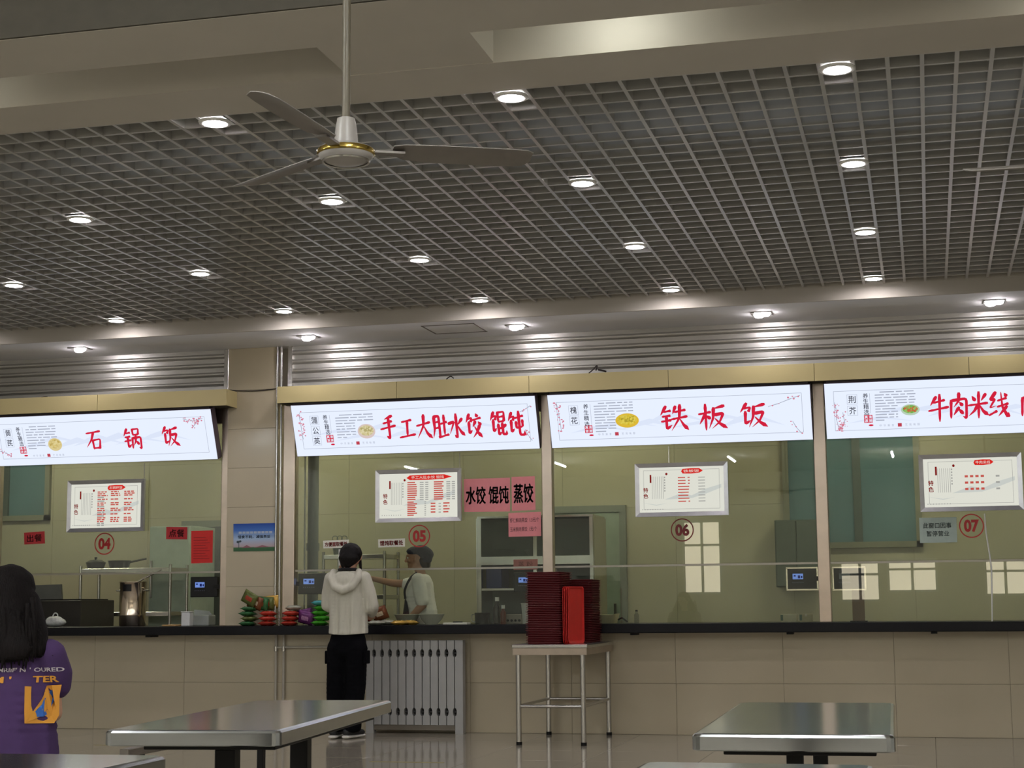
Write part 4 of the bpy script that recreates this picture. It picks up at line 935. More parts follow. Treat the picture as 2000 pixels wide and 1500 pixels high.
# --- cook behind the glass, seen from the side
C0 = Vector((-4.56, 14.62, 0))
ch_ = (-.045, 0, 1.535); cf = (-1, -.15, -.12)
cb = [[(-.045, 0, 1.535, .092, .073, .102)], [(-.02, 0, 1.44, .048), (.0, 0, 1.36, .052)], [(0, 0, 1.33, .085, .15, .05), (-.01, 0, 1.1, .11, .135, .08), (.03, 0, .9, .11, .15, .08)],
      [(-.02, .15, 1.33, .045), (-.20, .12, 1.30, .040), (-.30, .08, 1.305, .036), (-.46, .0, 1.345, .026)], [(.02, -.16, 1.33, .046), (.075, -.20, 1.10, .042), (-.03, -.24, .985, .028)],
      [(.03, -.08, .86, .085), (.03, -.08, .46, .055), (.03, -.08, .07, .04)], [(.03, .08, .86, .085), (.03, .08, .46, .055), (.03, .08, .07, .04)], [(.03, -.08, .04, .05, .035, .03), (-.08, -.08, .03, .05, .035, .025)], [(.03, .08, .04, .05, .035, .03), (-.08, .08, .03, .05, .035, .025)]] + face(ch_, cf, (0, 0, 1)) + hand((-.47, 0, 1.347), (-1, -.2, .1), (0, -.3, -1), .5, .95) + hand((-.035, -.245, .985), (-.85, -.1, -.35), (0, 0, -1), .5, .9, -1)
ck = obj('person', blob(off(cb, C0), .007, 3), M_skin2, None, True); tag(ck, 'cook in white shirt, dark apron and dark cap reaching left behind the glass', 'person')
eyes(Vector(ch_) + C0, cf, (0, 0, 1), ck)
shc = [[(.02, 0, .90, .135, .17, .06), (.01, 0, 1.05, .14, .165, .08), (-.02, 0, 1.18, .145, .165, .08), (.0, 0, 1.30, .11, .16, .06), (.01, 0, 1.355, .075, .12, .035)], [(-.02, .15, 1.33, .062), (-.12, .14, 1.305, .064), (-.18, .125, 1.295, .06)], [(.02, -.16, 1.33, .066), (.05, -.185, 1.22, .07), (.068, -.195, 1.14, .068)]]
cs_ = obj('shirt', blob(off(shc, C0), .009, 5), mat('cook_shirt', (232, 230, 228), .9, var=.05, bump=.2), ck, True)
obj('sleeve_badge', blob(off([[(-.13, .085, 1.315, .018, .012, .022)]], C0), .006, 1), mat('badge_red', (150, 40, 44), .7), cs_, True)
ap = obj('apron', blob(off([[(-.10, 0, 1.14, .052, .12, .06), (-.115, 0, 1.0, .05, .14, .08), (-.10, 0, .85, .06, .15, .08), (-.09, 0, .65, .06, .16, .08)]], C0), .009, 4), mat('apron_dark', (34, 36, 48), .8), ck, True)
obj('apron_strap', atube(B(), [C0 + Vector(p) for p in ((-.115, -.125, 1.16), (-.105, -.165, 1.24), (-.055, -.16, 1.345), (.0, -.13, 1.395))], .011, 8), mat('apron_dark', (34, 36, 48), .8), ap, True)
obj('trousers', blob(off([[(.03, 0, .86, .12, .16, .06)], [(.03, -.08, .8, .085), (.03, -.08, .45, .07), (.03, -.08, .1, .06)], [(.03, .08, .8, .085), (.03, .08, .45, .07), (.03, .08, .1, .06)]], C0), .01, 3), M_blackc, ck, True)
cpm = [[(-.045, 0, 1.595, .098, .088, .05), (.0, 0, 1.60, .088, .088, .055), (.05, 0, 1.565, .07, .08, .065)], [(.045, 0, 1.52, .06, .072, .05)]]
obj('cap', blob(off(cpm, C0), .007, 4), mat('cap_navy', (38, 40, 58), .85), ck, True)
obj('hair', blob(off([[(.03, 0, 1.515, .062, .07, .06), (.045, 0, 1.46, .045, .05, .03)]], C0), .008, 3), M_hair, ck, True)
# --- seated diner at the left edge
D0 = Vector((-3.262, 5.42, 0))
dh = (-.005, .01, 1.15); df = (-.3, 1, -.12)
db = [[(-.005, .01, 1.15, .07, .09, .105)], [(0, -.01, 1.06, .046), (0, -.015, .97, .05)], [(0, -.015, .95, .14, .06, .04), (0, 0, .76, .13, .08, .08), (0, 0, .53, .14, .10, .08)],
      [(.16, 0, .92, .04), (.165, .03, .72, .036), (-.02, .24, .76, .026)], [(-.16, 0, .92, .04), (-.185, .05, .72, .036), (-.16, .26, .76, .026)],
      [(.06, .02, .49, .085), (-.16, .36, .48, .06), (-.16, .34, .07, .04)], [(-.10, .02, .49, .085), (-.36, .32, .48, .06), (-.36, .30, .07, .04)], [(-.16, .34, .035, .042, .05, .03), (-.20, .44, .03, .042, .06, .025)], [(-.36, .30, .035, .042, .05, .03), (-.42, .40, .03, .042, .06, .025)]] + face(dh, df, (0, 0, 1), .95) + hand((-.03, .245, .76), (-.5, .7, .1), (-.5, 0, -.8), .6, .9) + hand((-.16, .265, .76), (.2, .8, .1), (.5, 0, -.8), .6, .9, -1)
dn = obj('person', blob(off(db, D0), .007, 3), M_skin, None, True); tag(dn, 'long-haired diner in a purple printed shirt seated at the left edge', 'person')
eyes(Vector(dh) + D0, df, (0, 0, 1), dn)
dsh = [[(0, .0, .515, .215, .13, .05), (0, .0, .64, .198, .125, .08), (0, -.005, .80, .190, .115, .08), (0, -.01, .91, .175, .09, .05), (0, -.01, .97, .11, .068, .03)], [(.165, -.005, .925, .062), (.178, .02, .86, .062), (.176, .03, .82, .056)], [(-.165, -.005, .925, .062), (-.178, .02, .86, .062), (-.180, .03, .82, .056)]]
M_purple = mat('shirt_purple', (62, 38, 84), .9, var=.12, scale=9, bump=.3)
ds = obj('shirt', blob(off(dsh, D0), .008, 5), M_purple, dn, True)
obj('trousers', blob(off([[(-.02, .0, .47, .17, .12, .07)], [(.06, .03, .49, .095), (-.16, .36, .48, .075), (-.16, .34, .12, .06)], [(-.10, .03, .49, .095), (-.36, .32, .48, .075), (-.36, .30, .12, .06)]], D0), .01, 3), M_blackc, dn, True)
bvh = BVHTree.FromPolygons([v.co + dn.location for v in ds.data.vertices], [list(p.vertices) for p in ds.data.polygons])
def shirtprint(name, build, m, extra=.004):
    bm = B(); build(bm); bmesh.ops.triangulate(bm, faces=bm.faces[:]); bmesh.ops.subdivide_edges(bm, edges=[e for e in bm.edges if e.calc_length() > .02], cuts=2)
    for v in bm.verts:
        h = bvh.ray_cast(Vector((v.co.x, v.co.y, v.co.z)), Vector((0, 1, 0)))
        v.co.y = (h[0].y if h[0] else D0.y - .02) - extra
    o = obj(name, bm, m, ds); o['kind'] = 'stuff'
    return o
DF = Frame((0, 5.0, 0), (1, 0, 0), (0, 0, 1))
def duv(x, y): p = at(x, y, Y=D0.y - .115); return p.x, p.z
def b1(bm): u, v = duv(45, 1309); atext(bm, DF, "MRIIF' N ' OURED", u, v, .21, .015, 0, .02)
def b2(bm):
    u, v = duv(70, 1328); atext(bm, DF, 'TER', u, v, .078, .023, 0, .03)
    u, v = duv(2, 1328); atext(bm, DF, "M '", u, v, .066, .023, 0, .03)
def b3(bm):
    P = [(41, 1341), (41, 1414), (80, 1416), (90, 1400), (91, 1340), (70, 1341), (64, 1368), (76, 1369), (66, 1398), (60, 1403), (53, 1394), (50, 1380), (50, 1342)]
    bm.faces.new([bm.verts.new(DF.map(*duv(*q))) for q in P])
def b4(bm):
    P = [(73, 1352), (80, 1349), (84, 1354), (78, 1372), (74, 1392), (66, 1402), (58, 1402), (56, 1391), (64, 1378), (68, 1366)]
    bm.faces.new([bm.verts.new(DF.map(*duv(*q))) for q in P])
shirtprint('white_print', b1, mat('print_white', (196, 188, 190), .8)); shirtprint('orange_print', b2, mat('print_orange', (206, 142, 48), .8))
shirtprint('orange_emblem', b3, mat('print_orange', (206, 142, 48), .8)); shirtprint('blue_emblem', b4, mat('print_blue', (44, 96, 176), .8), .006)
dhr = [[(-.005, .0, 1.17, .092, .10, .09)], [(-.005, -.035, 1.14, .098, .075, .09), (0, -.055, 1.07, .110, .065, .07), (.005, -.08, 1.0, .135, .055, .05), (.01, -.098, .955, .150, .045, .04), (.01, -.105, .925, .140, .035, .025)],
       [(.09, .0, 1.08, .026, .05, .08), (.135, -.03, 1.0, .03, .045, .05), (.158, -.06, .945, .024, .035, .03)], [(-.09, .0, 1.08, .026, .05, .08), (-.135, -.03, 1.0, .03, .045, .05), (-.158, -.06, .945, .024, .035, .03)]]
dho = obj('hair', blob(off(dhr, D0), .008, 4), M_hair2, dn, True)
bm = B(); rnd = random.Random(5)
for k in range(64):
    a = rnd.uniform(-.16, .165); z1 = rnd.uniform(.875, .915) + .12 * max(0, abs(a) - .10); z0 = z1 + rnd.uniform(.08, .22); w_ = rnd.uniform(-.02, .02)
    atube(bm, [D0 + Vector((a * .8, -.115 + .25 * abs(a), z0)), D0 + Vector((a * .96 + w_, -.135 + .25 * abs(a), (z0 + z1) / 2)), D0 + Vector((a + w_ * .5, -.14 + .25 * abs(a), z1))], .011, 6, True, .002)
for p in ((.13, -.08, .955), (.15, -.05, .965)): atube(bm, [D0 + Vector(p), D0 + Vector((p[0] + .03, p[1], .933)), D0 + Vector((p[0] + .056, p[1], .926))], .006, 5, True, .001)
st_ = obj('hair_strands', bm, M_hair2, dho, True); st_['kind'] = 'stuff'
sl_ = thing('stool', (D0.x, D0.y, 0), 'dark round stool under the seated diner', 'stool')
lathe('seat', [(0, .37), (.15, .37), (.16, .36), (.16, .345), (0, .34)], (D0.x, D0.y, 0), M_blackm, sl_); 
for k in range(4): a = math.radians(45 + 90 * k); cyl('leg', (D0.x + .11 * math.cos(a), D0.y + .11 * math.sin(a), .342), (D0.x + .15 * math.cos(a), D0.y + .15 * math.sin(a), 0), .012, M_blackm, sl_, seg=8)

# ================================================================ KITCHEN BEHIND THE GLASS
def XZ(x, y, Y): p = at(x, y, Y=Y); return p.x, p.z
CT = .9275
M_kdark = mat('kitchen_dark', (50, 46, 42), .5); M_kgrey = mat('kitchen_grey', (104, 110, 108), .4, metal=.3)
def kwindow(n, x0, y0, x1, y1, mull=()):
    a, z1 = XZ(x0, y0, KB - .02); b, z0 = XZ(x1, y1, KB - .02)
    wd = thing('window_%d' % n, (a, KB - .02, z0), None, None); wd['kind'] = 'structure'
    bm = B()
    for q in ((a, z0, b, z0 + .06), (a, z1 - .06, b, z1), (a, z0, a + .06, z1), (b - .06, z0, b, z1)): abox(bm, (q[0], KB - .05, q[1]), (q[2], KB, q[3]))
    obj('window_frame', bm, mat('kitchen_window_frame', (122, 122, 104), .5), wd)
    for m_ in mull: c, _ = XZ(m_, y0, KB); box('mullion', (c - .04, KB - .045, z0 + .06), (c + .04, KB - .012, z1 - .06), mat('kitchen_mullion', (70, 82, 76), .5), wd)
    box('pane', (a + .06, KB - .012, z0 + .06), (b - .06, KB - .006, z1 - .06), M_tealglass, wd)
kwindow(14, -120, 770, 97, 1016, (20,)); kwindow(15, 1524, 790, 1803, 1068, (1596, 1668))
def kdoor(n, x0, y0, x1, m, leaf=None):
    a, z1 = XZ(x0, y0, KB - .03); b, _ = XZ(x1, y0, KB - .03)
    d = thing('door_%d' % n, ((a + b) / 2, KB - .02, 0), None, None); d['kind'] = 'structure'
    bm = B(); abox(bm, (a, KB - .05, 0), (a + .07, KB, z1)); abox(bm, (b - .07, KB - .05, 0), (b, KB, z1)); abox(bm, (a + .07, KB - .05, z1 - .07), (b - .07, KB, z1)); obj('door_frame', bm, mat('door_frame', (118, 122, 112), .4), d)
    box('door_leaf', (a + .07, KB - .035, .01), (b - .07, KB - .005, z1 - .07), m, d); box('door_handle', (b - .14, KB - .07, .98), (b - .11, KB - .035, 1.1), M_steel, d, .004)
kdoor(1, 356, 1018, 470, mat('door_grey', (92, 98, 94), .4)); kdoor(2, 1068, 990, 1222, mat('door_green_grey', (136, 148, 132), .45))
t = thing('refrigerator', (XZ(331, 1100, 16.2)[0], 16.5, 0), 'tall pale green-white refrigerator behind the window left of the pillar', 'refrigerator')
a, zt = XZ(292, 1028, 16.2); b, _ = XZ(371, 1028, 16.2); M_fr = mat('fridge_white', (168, 182, 170), .3)
box('body', (a, 16.25, .05), (b, 16.85, zt), M_fr, t, .01, 2); dd = box('door', (a + .004, 16.2, .75), (b - .004, 16.248, zt - .004), M_fr, t, .01, 2); box('handle', (a + .03, 16.17, 1.2), (a + .05, 16.2, 1.6), M_steel, dd, .003); box('door', (a + .004, 16.2, .06), (b - .004, 16.248, .742), M_fr, t, .01, 2)
for xx in (a + .05, b - .08): box('foot', (xx, 16.3, 0), (xx + .03, 16.33, .05), M_blackm, t)
def rack(x0, x1, ys, Y, dep, label, mids=()):
    a = XZ(x0, ys[0], Y)[0]; b = XZ(x1, ys[0], Y)[0]; t = thing('kitchen_rack', ((a + b) / 2, Y + dep / 2, 0), label, 'shelf rack')
    zt = XZ(x0, ys[0] - 6, Y)[1]
    for xx in (a, b):
        for yy in (Y, Y + dep): cyl('post', (xx, yy, 0), (xx, yy, zt), .016, M_steel, t, seg=10); 
    zz = [XZ(x0, y, Y)[1] for y in ys]
    for z in zz: box('shelf', (a - .01, Y - .01, z - .045), (b + .01, Y + dep + .01, z), M_steel, t, .004)
    return t, a, b, zz
t, ra, rb, rz = rack(158, 333, (1111, 1196, 1290), 15.75, .4, 'stainless shelf rack holding black pans behind the leftmost window')
def pan(x, Y, z, r, h, label, hand_a, lid):
    t = thing('cooking_pan', (x, Y, z), label, 'pan', 'black pans on the kitchen rack')
    lathe('bowl', [(0, 0), (r * .8, 0), (r, h), (r * 1.03, h), (r * .98, h - .006), (r * .78, .006), (0, .006)], (x, Y, z), mat('pan_black', (34, 36, 40), .35), t)
    d = Vector((math.cos(hand_a), math.sin(hand_a), 0)); p = Vector((x, Y, z + h * .8)); tube('handle', [p + d * r * .97, p + d * (r + .09) + Vector((0, 0, .02)), p + d * (r + .17) + Vector((0, 0, .035))], .011, mat('pan_handle', (60, 58, 54), .5), t)
    if lid:
        lathe('lid', [(r, h), (r * .6, h + .025), (0, h + .035)], (x, Y, z), mat('pan_lid', (60, 64, 66), .25), t); lathe('knob', [(0, 0), (.012, 0), (.018, .02), (0, .028)], (x, Y, z + h + .033), M_blackm, t, 12)
pan(XZ(187, 1105, 15.95)[0], 15.95, rz[0], .105, .07, 'smaller black pan with a knobbed lid, left on the rack', 2.2, True)
pan(XZ(233, 1105, 15.95)[0], 15.95, rz[0], .12, .085, 'larger black wok pan with its handle to the right on the rack', .2, False)
pan(XZ(185, 1195, 15.95)[0], 15.95, rz[1], .11, .05, 'flat black pan on the lower shelf of the rack', 2.6, False)
x = XZ(258.5, 1220, 14.22)[0]
t = thing('stock_pot', (x, 14.22, CT), 'tall shiny steel stock pot on the counter left of the pillar', 'pot')
lathe('body', [(0, 0), (.115, 0), (.122, .01), (.122, .10), (.1235, .105), (.122, .11), (.122, .40), (.126, .405), (.126, .415), (.118, .415), (.118, .02), (0, .02)], (x, 14.22, CT), mat('pot_steel', (210, 196, 180), .12, metal=1.0), t, 40)
bm = B()
for k in range(7):
    a0 = math.radians(-112 + k * 6); a1 = math.radians(-112 + (k + 1) * 6)
    bm.faces.new([bm.verts.new((x + .1235 * math.cos(q), 14.22 + .1235 * math.sin(q), CT + z)) for q, z in ((a0, .325), (a1, .325), (a1, .39), (a0, .39))])
obj('black_label', bm, M_plast, t)
for sg in (-1, 1): tube('lug_handle', [(x + sg * .12, 14.19, CT + .33), (x + sg * .155, 14.19, CT + .335), (x + sg * .155, 14.25, CT + .335), (x + sg * .12, 14.25, CT + .33)], .007, M_steel, t)
lad = tube('ladle', [Vector((x + .02, 14.22, CT + .40)), Vector((x + .12, 14.26, CT + .46)), Vector((x + .25, 14.30, CT + .53))], .009, M_steel, None); tag(lad, 'steel ladle handle sticking out of the stock pot to the right', 'ladle')
x = XZ(100, 1160, 15.0)[0]
t = thing('griddle_range', (x, 15.2, 0), 'dark cooking range with a raised grey splash plate at far left', 'stove')
a = XZ(-20, 1180, 15.0)[0]; b = XZ(158, 1180, 15.0)[0]; zt = XZ(158, 1172, 15.0)[1]
box('body', (a, 15.0, 0), (b, 15.7, zt), M_kdark, t, .006); c0, c1 = XZ(48, 1142, 15.05), XZ(121, 1175, 15.05)
bm = aprism(B(), [(c0[0], c1[1] - .02), (c1[0], c1[1] - .02), (c1[0] - .02, c0[1]), (c0[0] + .02, c0[1] - .01)], 'y', 15.05, 15.08); obj('splash_plate', bm, mat('splash_grey', (112, 114, 112), .35, metal=.5), t)
box('hob', (a + .02, 15.02, zt), (b - .02, 15.6, zt + .012), M_blackm, t)
def bag(x, Y, sx, sy, sz, c, label, nm='plastic_bag', cat='bag'):
    rnd = random.Random(int(x * 1000)); parts = [[(x + rnd.uniform(-.5, .5) * sx, Y + rnd.uniform(-.4, .4) * sy, CT + sz * rnd.uniform(.3, .55), sx * .55, sy * .55, sz * .3)] for _ in range(7)] + [[(x, Y, CT + sz * .35, sx * .9, sy * .8, sz * .34)]]
    o = obj(nm, blob(parts, .008, 1), mat('bag_film_%d' % c[0], c, .25, var=.15, scale=40, bump=.6), None, True); z = min(v.co.z for v in o.data.vertices); o.location.z = CT
    tube('handle_loop', [(x - sx * .3, Y, CT + sz * .6), (x - sx * .1, Y, CT + sz), (x + sx * .15, Y, CT + sz * .95), (x + sx * .2, Y, CT + sz * .6)], .006, MATS['bag_film_%d' % c[0]], o)
    return tag(o, label, cat)
bag(XZ(108, 1215, 14.15)[0], 14.15, .125, .09, .125, (206, 208, 206), 'crumpled white plastic bag on the counter at far left')
t = thing('foam_box', (XZ(363, 1215, 14.12)[0], 14.16, CT), 'translucent lunch box tilted open behind the taller white box', 'box'); a = XZ(353, 1215, 14.16)[0]; b = XZ(404, 1215, 14.16)[0]
box('base', (a, 14.20, CT), (b, 14.36, CT + .10), mat('clear_plastic', (190, 196, 196), .2, alpha=.75), t, .012, 2); bm = aprism(B(), [(a + .05, CT + .101), (b - .03, CT + .101), (b - .06, CT + .135), (a + .05, CT + .15)], 'y', 14.34, 14.345); obj('lid', bm, mat('clear_plastic', (190, 196, 196), .2, alpha=.75), t)
a = XZ(357, 1215, 14.06)[0]; t = box('foam_box', (a, 14.02, CT), (a + .085, 14.11, CT + .125), mat('foam_white', (228, 230, 230), .5), None, .008, 2); tag(t, 'small white box standing in front of the translucent lunch box', 'box'); box('lid', (a - .003, 14.017, CT + .126), (a + .088, 14.113, CT + .134), MATS['foam_white'], t, .003)
a = XZ(318, 1220, 14.0)[0]; t = box('chopping_board', (a, 13.98, CT), (a + .14, 14.2, CT + .014), mat('board_wood', (186, 148, 98), .5, streak=(1, 12, 1)), None, .004, 2); tag(t, 'little wooden board lying on the counter left of the lunch boxes', 'board')
# terminals
def terminal(x0, y0, x1, y1, Y, label, framed=False, on=True, wood=False, arm=None):
    a, z1 = XZ(x0, y0, Y); b, z0 = XZ(x1, y1, Y); t = thing('card_terminal', ((a + b) / 2, Y, CT), label, 'terminal', 'card payment terminals in the windows')
    bd = box('body', (a, Y, z0), (b, Y + .05, z1), M_plast, t, .006, 2); w_, h_ = b - a, z1 - z0
    if framed:
        bm = B()
        for q in ((a - .008, z0 - .008, b + .008, z0 + .004), (a - .008, z1 - .004, b + .008, z1 + .008), (a - .008, z0, a + .004, z1), (b - .004, z0, b + .010, z1)): abox(bm, (q[0], Y - .012, q[1]), (q[2], Y + .03, q[3]))
        obj('steel_frame', bm, mat('terminal_frame', (226, 214, 204), .2, metal=1.0), t)
    fr = wallframe(Y); u0, u1, v0, v1 = a + w_ * .18, a + w_ * .53, z0 + h_ * .48, z0 + h_ * .74
    sc_ = flat('screen', fr, [rect(u0, v0, u1, v1)], .0015, emat('screen_blue', (120, 150, 226), .8) if on else mat('screen_off', (104, 110, 112), .3), bd)
    if on: flat('screen_digits', fr, [rect(u0 + .01, v0 + (v1 - v0) * .5, u0 + (u1 - u0) * .3, v0 + (v1 - v0) * .75), rect(u0 + (u1 - u0) * .5, v0 + .008, u0 + (u1 - u0) * .72, v0 + (v1 - v0) * .7), rect(u0 + (u1 - u0) * .8, v0 + .01, u1 - .006, v0 + (v1 - v0) * .6)], .0025, emat('screen_ink', (30, 40, 110), .5), sc_)
    for k in range(6): box('key', (u0 - .004 + k * (u1 - u0) / 5.2, Y - .003, z0 + h_ * .30), (u0 + .006 + k * (u1 - u0) / 5.2, Y, z0 + h_ * .35), mat('key_grey', (70, 72, 88), .5), bd)
    c = a + w_ * .76
    if wood:
        box('stand', (c - .05, Y + .02, CT + .01), (c + .05, Y + .045, z0), mat('stand_wood', (112, 84, 58), .5, streak=(6, 6, .5)), t); box('stand_foot', (c - .07, Y, CT), (c + .07, Y + .09, CT + .01), M_blackm, t)
    if arm is not None:
        q0, q1 = (b, arm) if arm > b else (arm, a)
        box('mount_arm', (q0 - .004, W + .055, z0 + h_ * .4), (q1 + .004, Y + .045, z0 + h_ * .6), M_blackm, t)
terminal(372, 1127, 424, 1166, 14.07, 'black card terminal with lit blue screen below the red sheet', arm=-6.268); terminal(582, 1120, 642, 1160, 14.07, 'black card terminal with lit blue screen left of the customer', arm=-5.540)
terminal(1003, 1118, 1057, 1156, 14.03, 'black card terminal with lit blue screen half hidden by the trays', arm=-3.241)
terminal(1537, 1110, 1597, 1151, 14.02, 'steel-framed card terminal with lit blue screen, left of its post', True, arm=-.894); terminal(1627, 1109, 1690, 1151, 14.02, 'steel-framed card terminal with dark screen on a wooden stand', True, False, True)
# drain pipe, second rack, steel food cabinet
t = thing('drain_pipe', (XZ(611, 1100, 14.7)[0], 14.7, 0), 'thick grey drain pipe just inside the window beside the pillar', 'pipe'); x = t.location.x
cyl('pipe', (x, 14.7, 0), (x, 14.7, 3.3), .052, M_greyp, t, seg=20)
for z in (1.62, 2.75): cyl('collar', (x, 14.7, z), (x, 14.7, z + .07), .062, M_greyp, t, seg=20)
cyl('thin_pipe', (x - .085, 14.7, 0), (x - .085, 14.7, 3.3), .008, M_white, t, seg=8)
t, ra, rb, rz = rack(632, 751, (1084, 1163, 1250), 16.0, .45, 'stainless shelf rack behind the customer and the cook')
tt = box('microwave', (ra + .02, 16.05, rz[1]), (ra + .36, 16.4, rz[1] + .22), M_kdark, None, .008, 2); tag(tt, 'dark oven box on the rack left of the customer’s head', 'oven'); box('door', (ra + .035, 16.04, rz[1] + .02), (ra + .28, 16.05, rz[1] + .2), M_plast, tt)
t = thing('utensil_pot', (XZ(660, 1080, 16.1)[0], 16.15, rz[0]), 'grey pot with wire whisks standing on the rack behind the customer', 'utensil pot'); x = t.location.x
lathe('pot', [(0, 0), (.06, 0), (.075, .09), (.07, .09), (.055, .006), (0, .006)], (x, 16.15, rz[0]), M_kgrey, t)
for k, dx in enumerate((-.05, 0, .05)): tube('whisk', [(x + dx * .4, 16.15, rz[0] + .05), (x + dx - .03, 16.15, rz[0] + .17), (x + dx, 16.15, rz[0] + .2), (x + dx + .03, 16.15, rz[0] + .17), (x + dx * .5 + .004, 16.15, rz[0] + .05)], .004, M_kgrey, t, 6)
Y = 15.75; a, zt = XZ(932, 1013, Y); b, _ = XZ(1158, 1013, Y); _, zm = XZ(932, 1088, Y); _, zl = XZ(932, 1100, Y)
t = thing('food_cabinet', ((a + b) / 2, Y + .3, 0), 'big steel glass-fronted food cabinet standing behind the tray stack', 'cabinet')
for xx in (a, (a + b) / 2 - .02, b - .04): box('upright', (xx, Y, 0), (xx + .04, Y + .04, zt), M_steel, t, .003)
box('side_panel', (b, Y, 0), (b + .012, Y + .6, zt), M_ktile, t); box('side_panel', (a - .012, Y, 0), (a, Y + .6, zt), M_steel, t); box('back_panel', (a, Y + .58, 0), (b, Y + .6, zt), M_kgrey, t); box('top_panel', (a, Y, zt), (b, Y + .6, zt + .02), M_steel, t)
for z in (zm - .03, zl - .25, .75, .35): box('shelf', (a, Y + .01, z - .02), (b, Y + .58, z), M_steel, t)
box('middle_rail', (a, Y - .005, zl - .02), (b, Y + .01, zm), M_steel, t)
box('glass_door', (a + .04, Y + .005, zm), ((a + b) / 2 - .02, Y + .012, zt - .02), mat('cabinet_glass', (80, 92, 88), .08, alpha=.55), t); box('glass_door', ((a + b) / 2 + .02, Y + .005, zm), (b - .04, Y + .012, zt - .02), MATS['cabinet_glass'], t)
for k in range(3):
    xx = a + .2 + k * .33; o = lathe('steel_bowl', [(0, 0), (.07, 0), (.12, .1), (.125, .1), (.07, .006), (0, .006)], (xx, Y + .3, zm - .028), M_steel); tag(o, ['steel bowl on the left of the cabinet shelf', 'steel bowl in the middle of the cabinet shelf', 'steel bowl on the right of the cabinet shelf'][k], 'bowl', 'steel bowls in the food cabinet')
o = box('storage_box', (a + .06, Y + .1, zl - .248), (a + .22, Y + .4, zl - .05), mat('box_blue', (44, 58, 120), .5), None, .008, 2); tag(o, 'dark blue box on the cabinet shelf left of the terminal', 'box'); box('lid', (a + .055, Y + .095, zl - .0495), (a + .225, Y + .405, zl - .035), MATS['box_blue'], o)
for k in range(4):
    xx = a + .34 + .14 * k; o = lathe('condiment_jar', [(0, 0), (.05, 0), (.052, .12), (.04, .14), (.04, .16), (0, .16)], (xx, Y + .25, .751), mat('jar_%d' % k, ((190, 188, 180), (120, 120, 124), (200, 196, 186), (150, 110, 80))[k], .35), None, 16); tag(o, 'jar on the lower cabinet shelf, ' + ('leftmost', 'second from left', 'third from left', 'rightmost')[k], 'jar', 'jars on the lower cabinet shelf'); lathe('lid', [(0, .16), (.043, .16), (.043, .18), (0, .18)], (xx, Y + .25, .751), M_white, o, 16)
paper('shelf_label', ((1003, 1093), (1050, 1092), (1050, 1112), (1003, 1113)), Y - .008, (206, 128, 134), 'faded pink label on the cabinet rail above the terminal', 'label', [('蒸 粉', .5, .5, .6, .6, .01)], (120, 60, 66))
a, z1 = XZ(1512, 1016, KB - .25); b, z0 = XZ(1600, 1146, KB - .25); t = thing('wall_cabinet', ((a + b) / 2, KB - .12, z0), 'dark green-grey wall cabinet left of the right-hand steel post', 'cabinet'); box('body', (a, KB - .24, z0), (b, KB, z1), mat('cabinet_green_grey', (84, 94, 84), .4), t, .006); box('door', (a + .01, KB - .255, z0 + .01), ((a + b) / 2 - .004, KB - .24, z1 - .01), MATS['cabinet_green_grey'], t, .004); box('door', ((a + b) / 2 + .004, KB - .255, z0 + .01), (b - .01, KB - .24, z1 - .01), MATS['cabinet_green_grey'], t, .004)

# ================================================================ THINGS ON THE COUNTER
def bottle(x, Y, prof, m, capm, label, caph, capr):
    o = lathe('bottle', prof, (x, Y, CT), m, None, 18); tag(o, label, 'bottle'); top = prof[-1][1]
    lathe('cap', [(0, top), (capr, top), (capr, top + caph), (0, top + caph)], (x, Y, CT), capm, o, 14)
bottle(XZ(971, 1215, 14.08)[0], 14.08, [(0, 0), (.032, 0), (.033, .01), (.033, .145), (.016, .185), (.015, .2), (0, .2)], mat('soy_black', (26, 18, 18), .2), M_white, 'tall black sauce bottle with a white cap left of the trays', .035, .018)
bottle(XZ(983, 1215, 14.03)[0], 14.03, [(0, 0), (.024, 0), (.025, .01), (.025, .10), (.013, .125), (.013, .135), (0, .135)], mat('sauce_brown', (112, 48, 28), .25), M_white, 'short brown sauce bottle with a white cap beside the black one', .03, .016)
bottle(XZ(1243.5, 1215, 14.1)[0], 14.1, [(0, 0), (.02, 0), (.021, .01), (.021, .07), (.010, .09), (.010, .10), (0, .10)], mat('clear_bottle', (150, 146, 118), .15, alpha=.5), M_blackm, 'tiny clear bottle with a dark cap alone on the counter', .014, .011)
x = XZ(943, 1215, 14.15)[0]; o = lathe('steel_jug', [(0, 0), (.07, 0), (.072, .095), (.077, .10), (.070, .10), (.066, .006), (0, .006)], (x, 14.15, CT), mat('jug_dark_steel', (90, 92, 94), .15, metal=1), None, 24); tag(o, 'round dark steel canister left of the sauce bottles', 'canister'); tube('handle', [(x - .07, 14.15, CT + .02), (x - .10, 14.15, CT + .03), (x - .10, 14.15, CT + .08), (x - .07, 14.15, CT + .09)], .005, M_steel, o)
x = XZ(1030, 1215, 14.05)[0]; o = lathe('paper_cup', [(0, 0), (.038, 0), (.05, .17), (.053, .173), (.048, .17), (.036, .005), (0, .005)], (x, 14.04, CT), M_white, None, 20); tag(o, 'white cup stack tight against the left side of the trays', 'cup'); lathe('rim', [(.05, .172), (.056, .176), (.05, .18), (.046, .176), (.05, .172)], (x, 14.04, CT), M_white, o, 20)
x = XZ(1004, 1215, 14.2)[0]; t = box('control_box', (x - .075, 14.2, CT), (x + .07, 14.32, CT + .085), mat('control_grey', (156, 150, 140), .4), None, .006, 2); tag(t, 'low grey control box with dark knobs behind the brown bottle', 'control box')
for k in range(4): cyl('knob', (x - .055 + .035 * k, 14.188, CT + .03), (x - .055 + .035 * k, 14.2, CT + .03), .011, M_plast, t, seg=12)
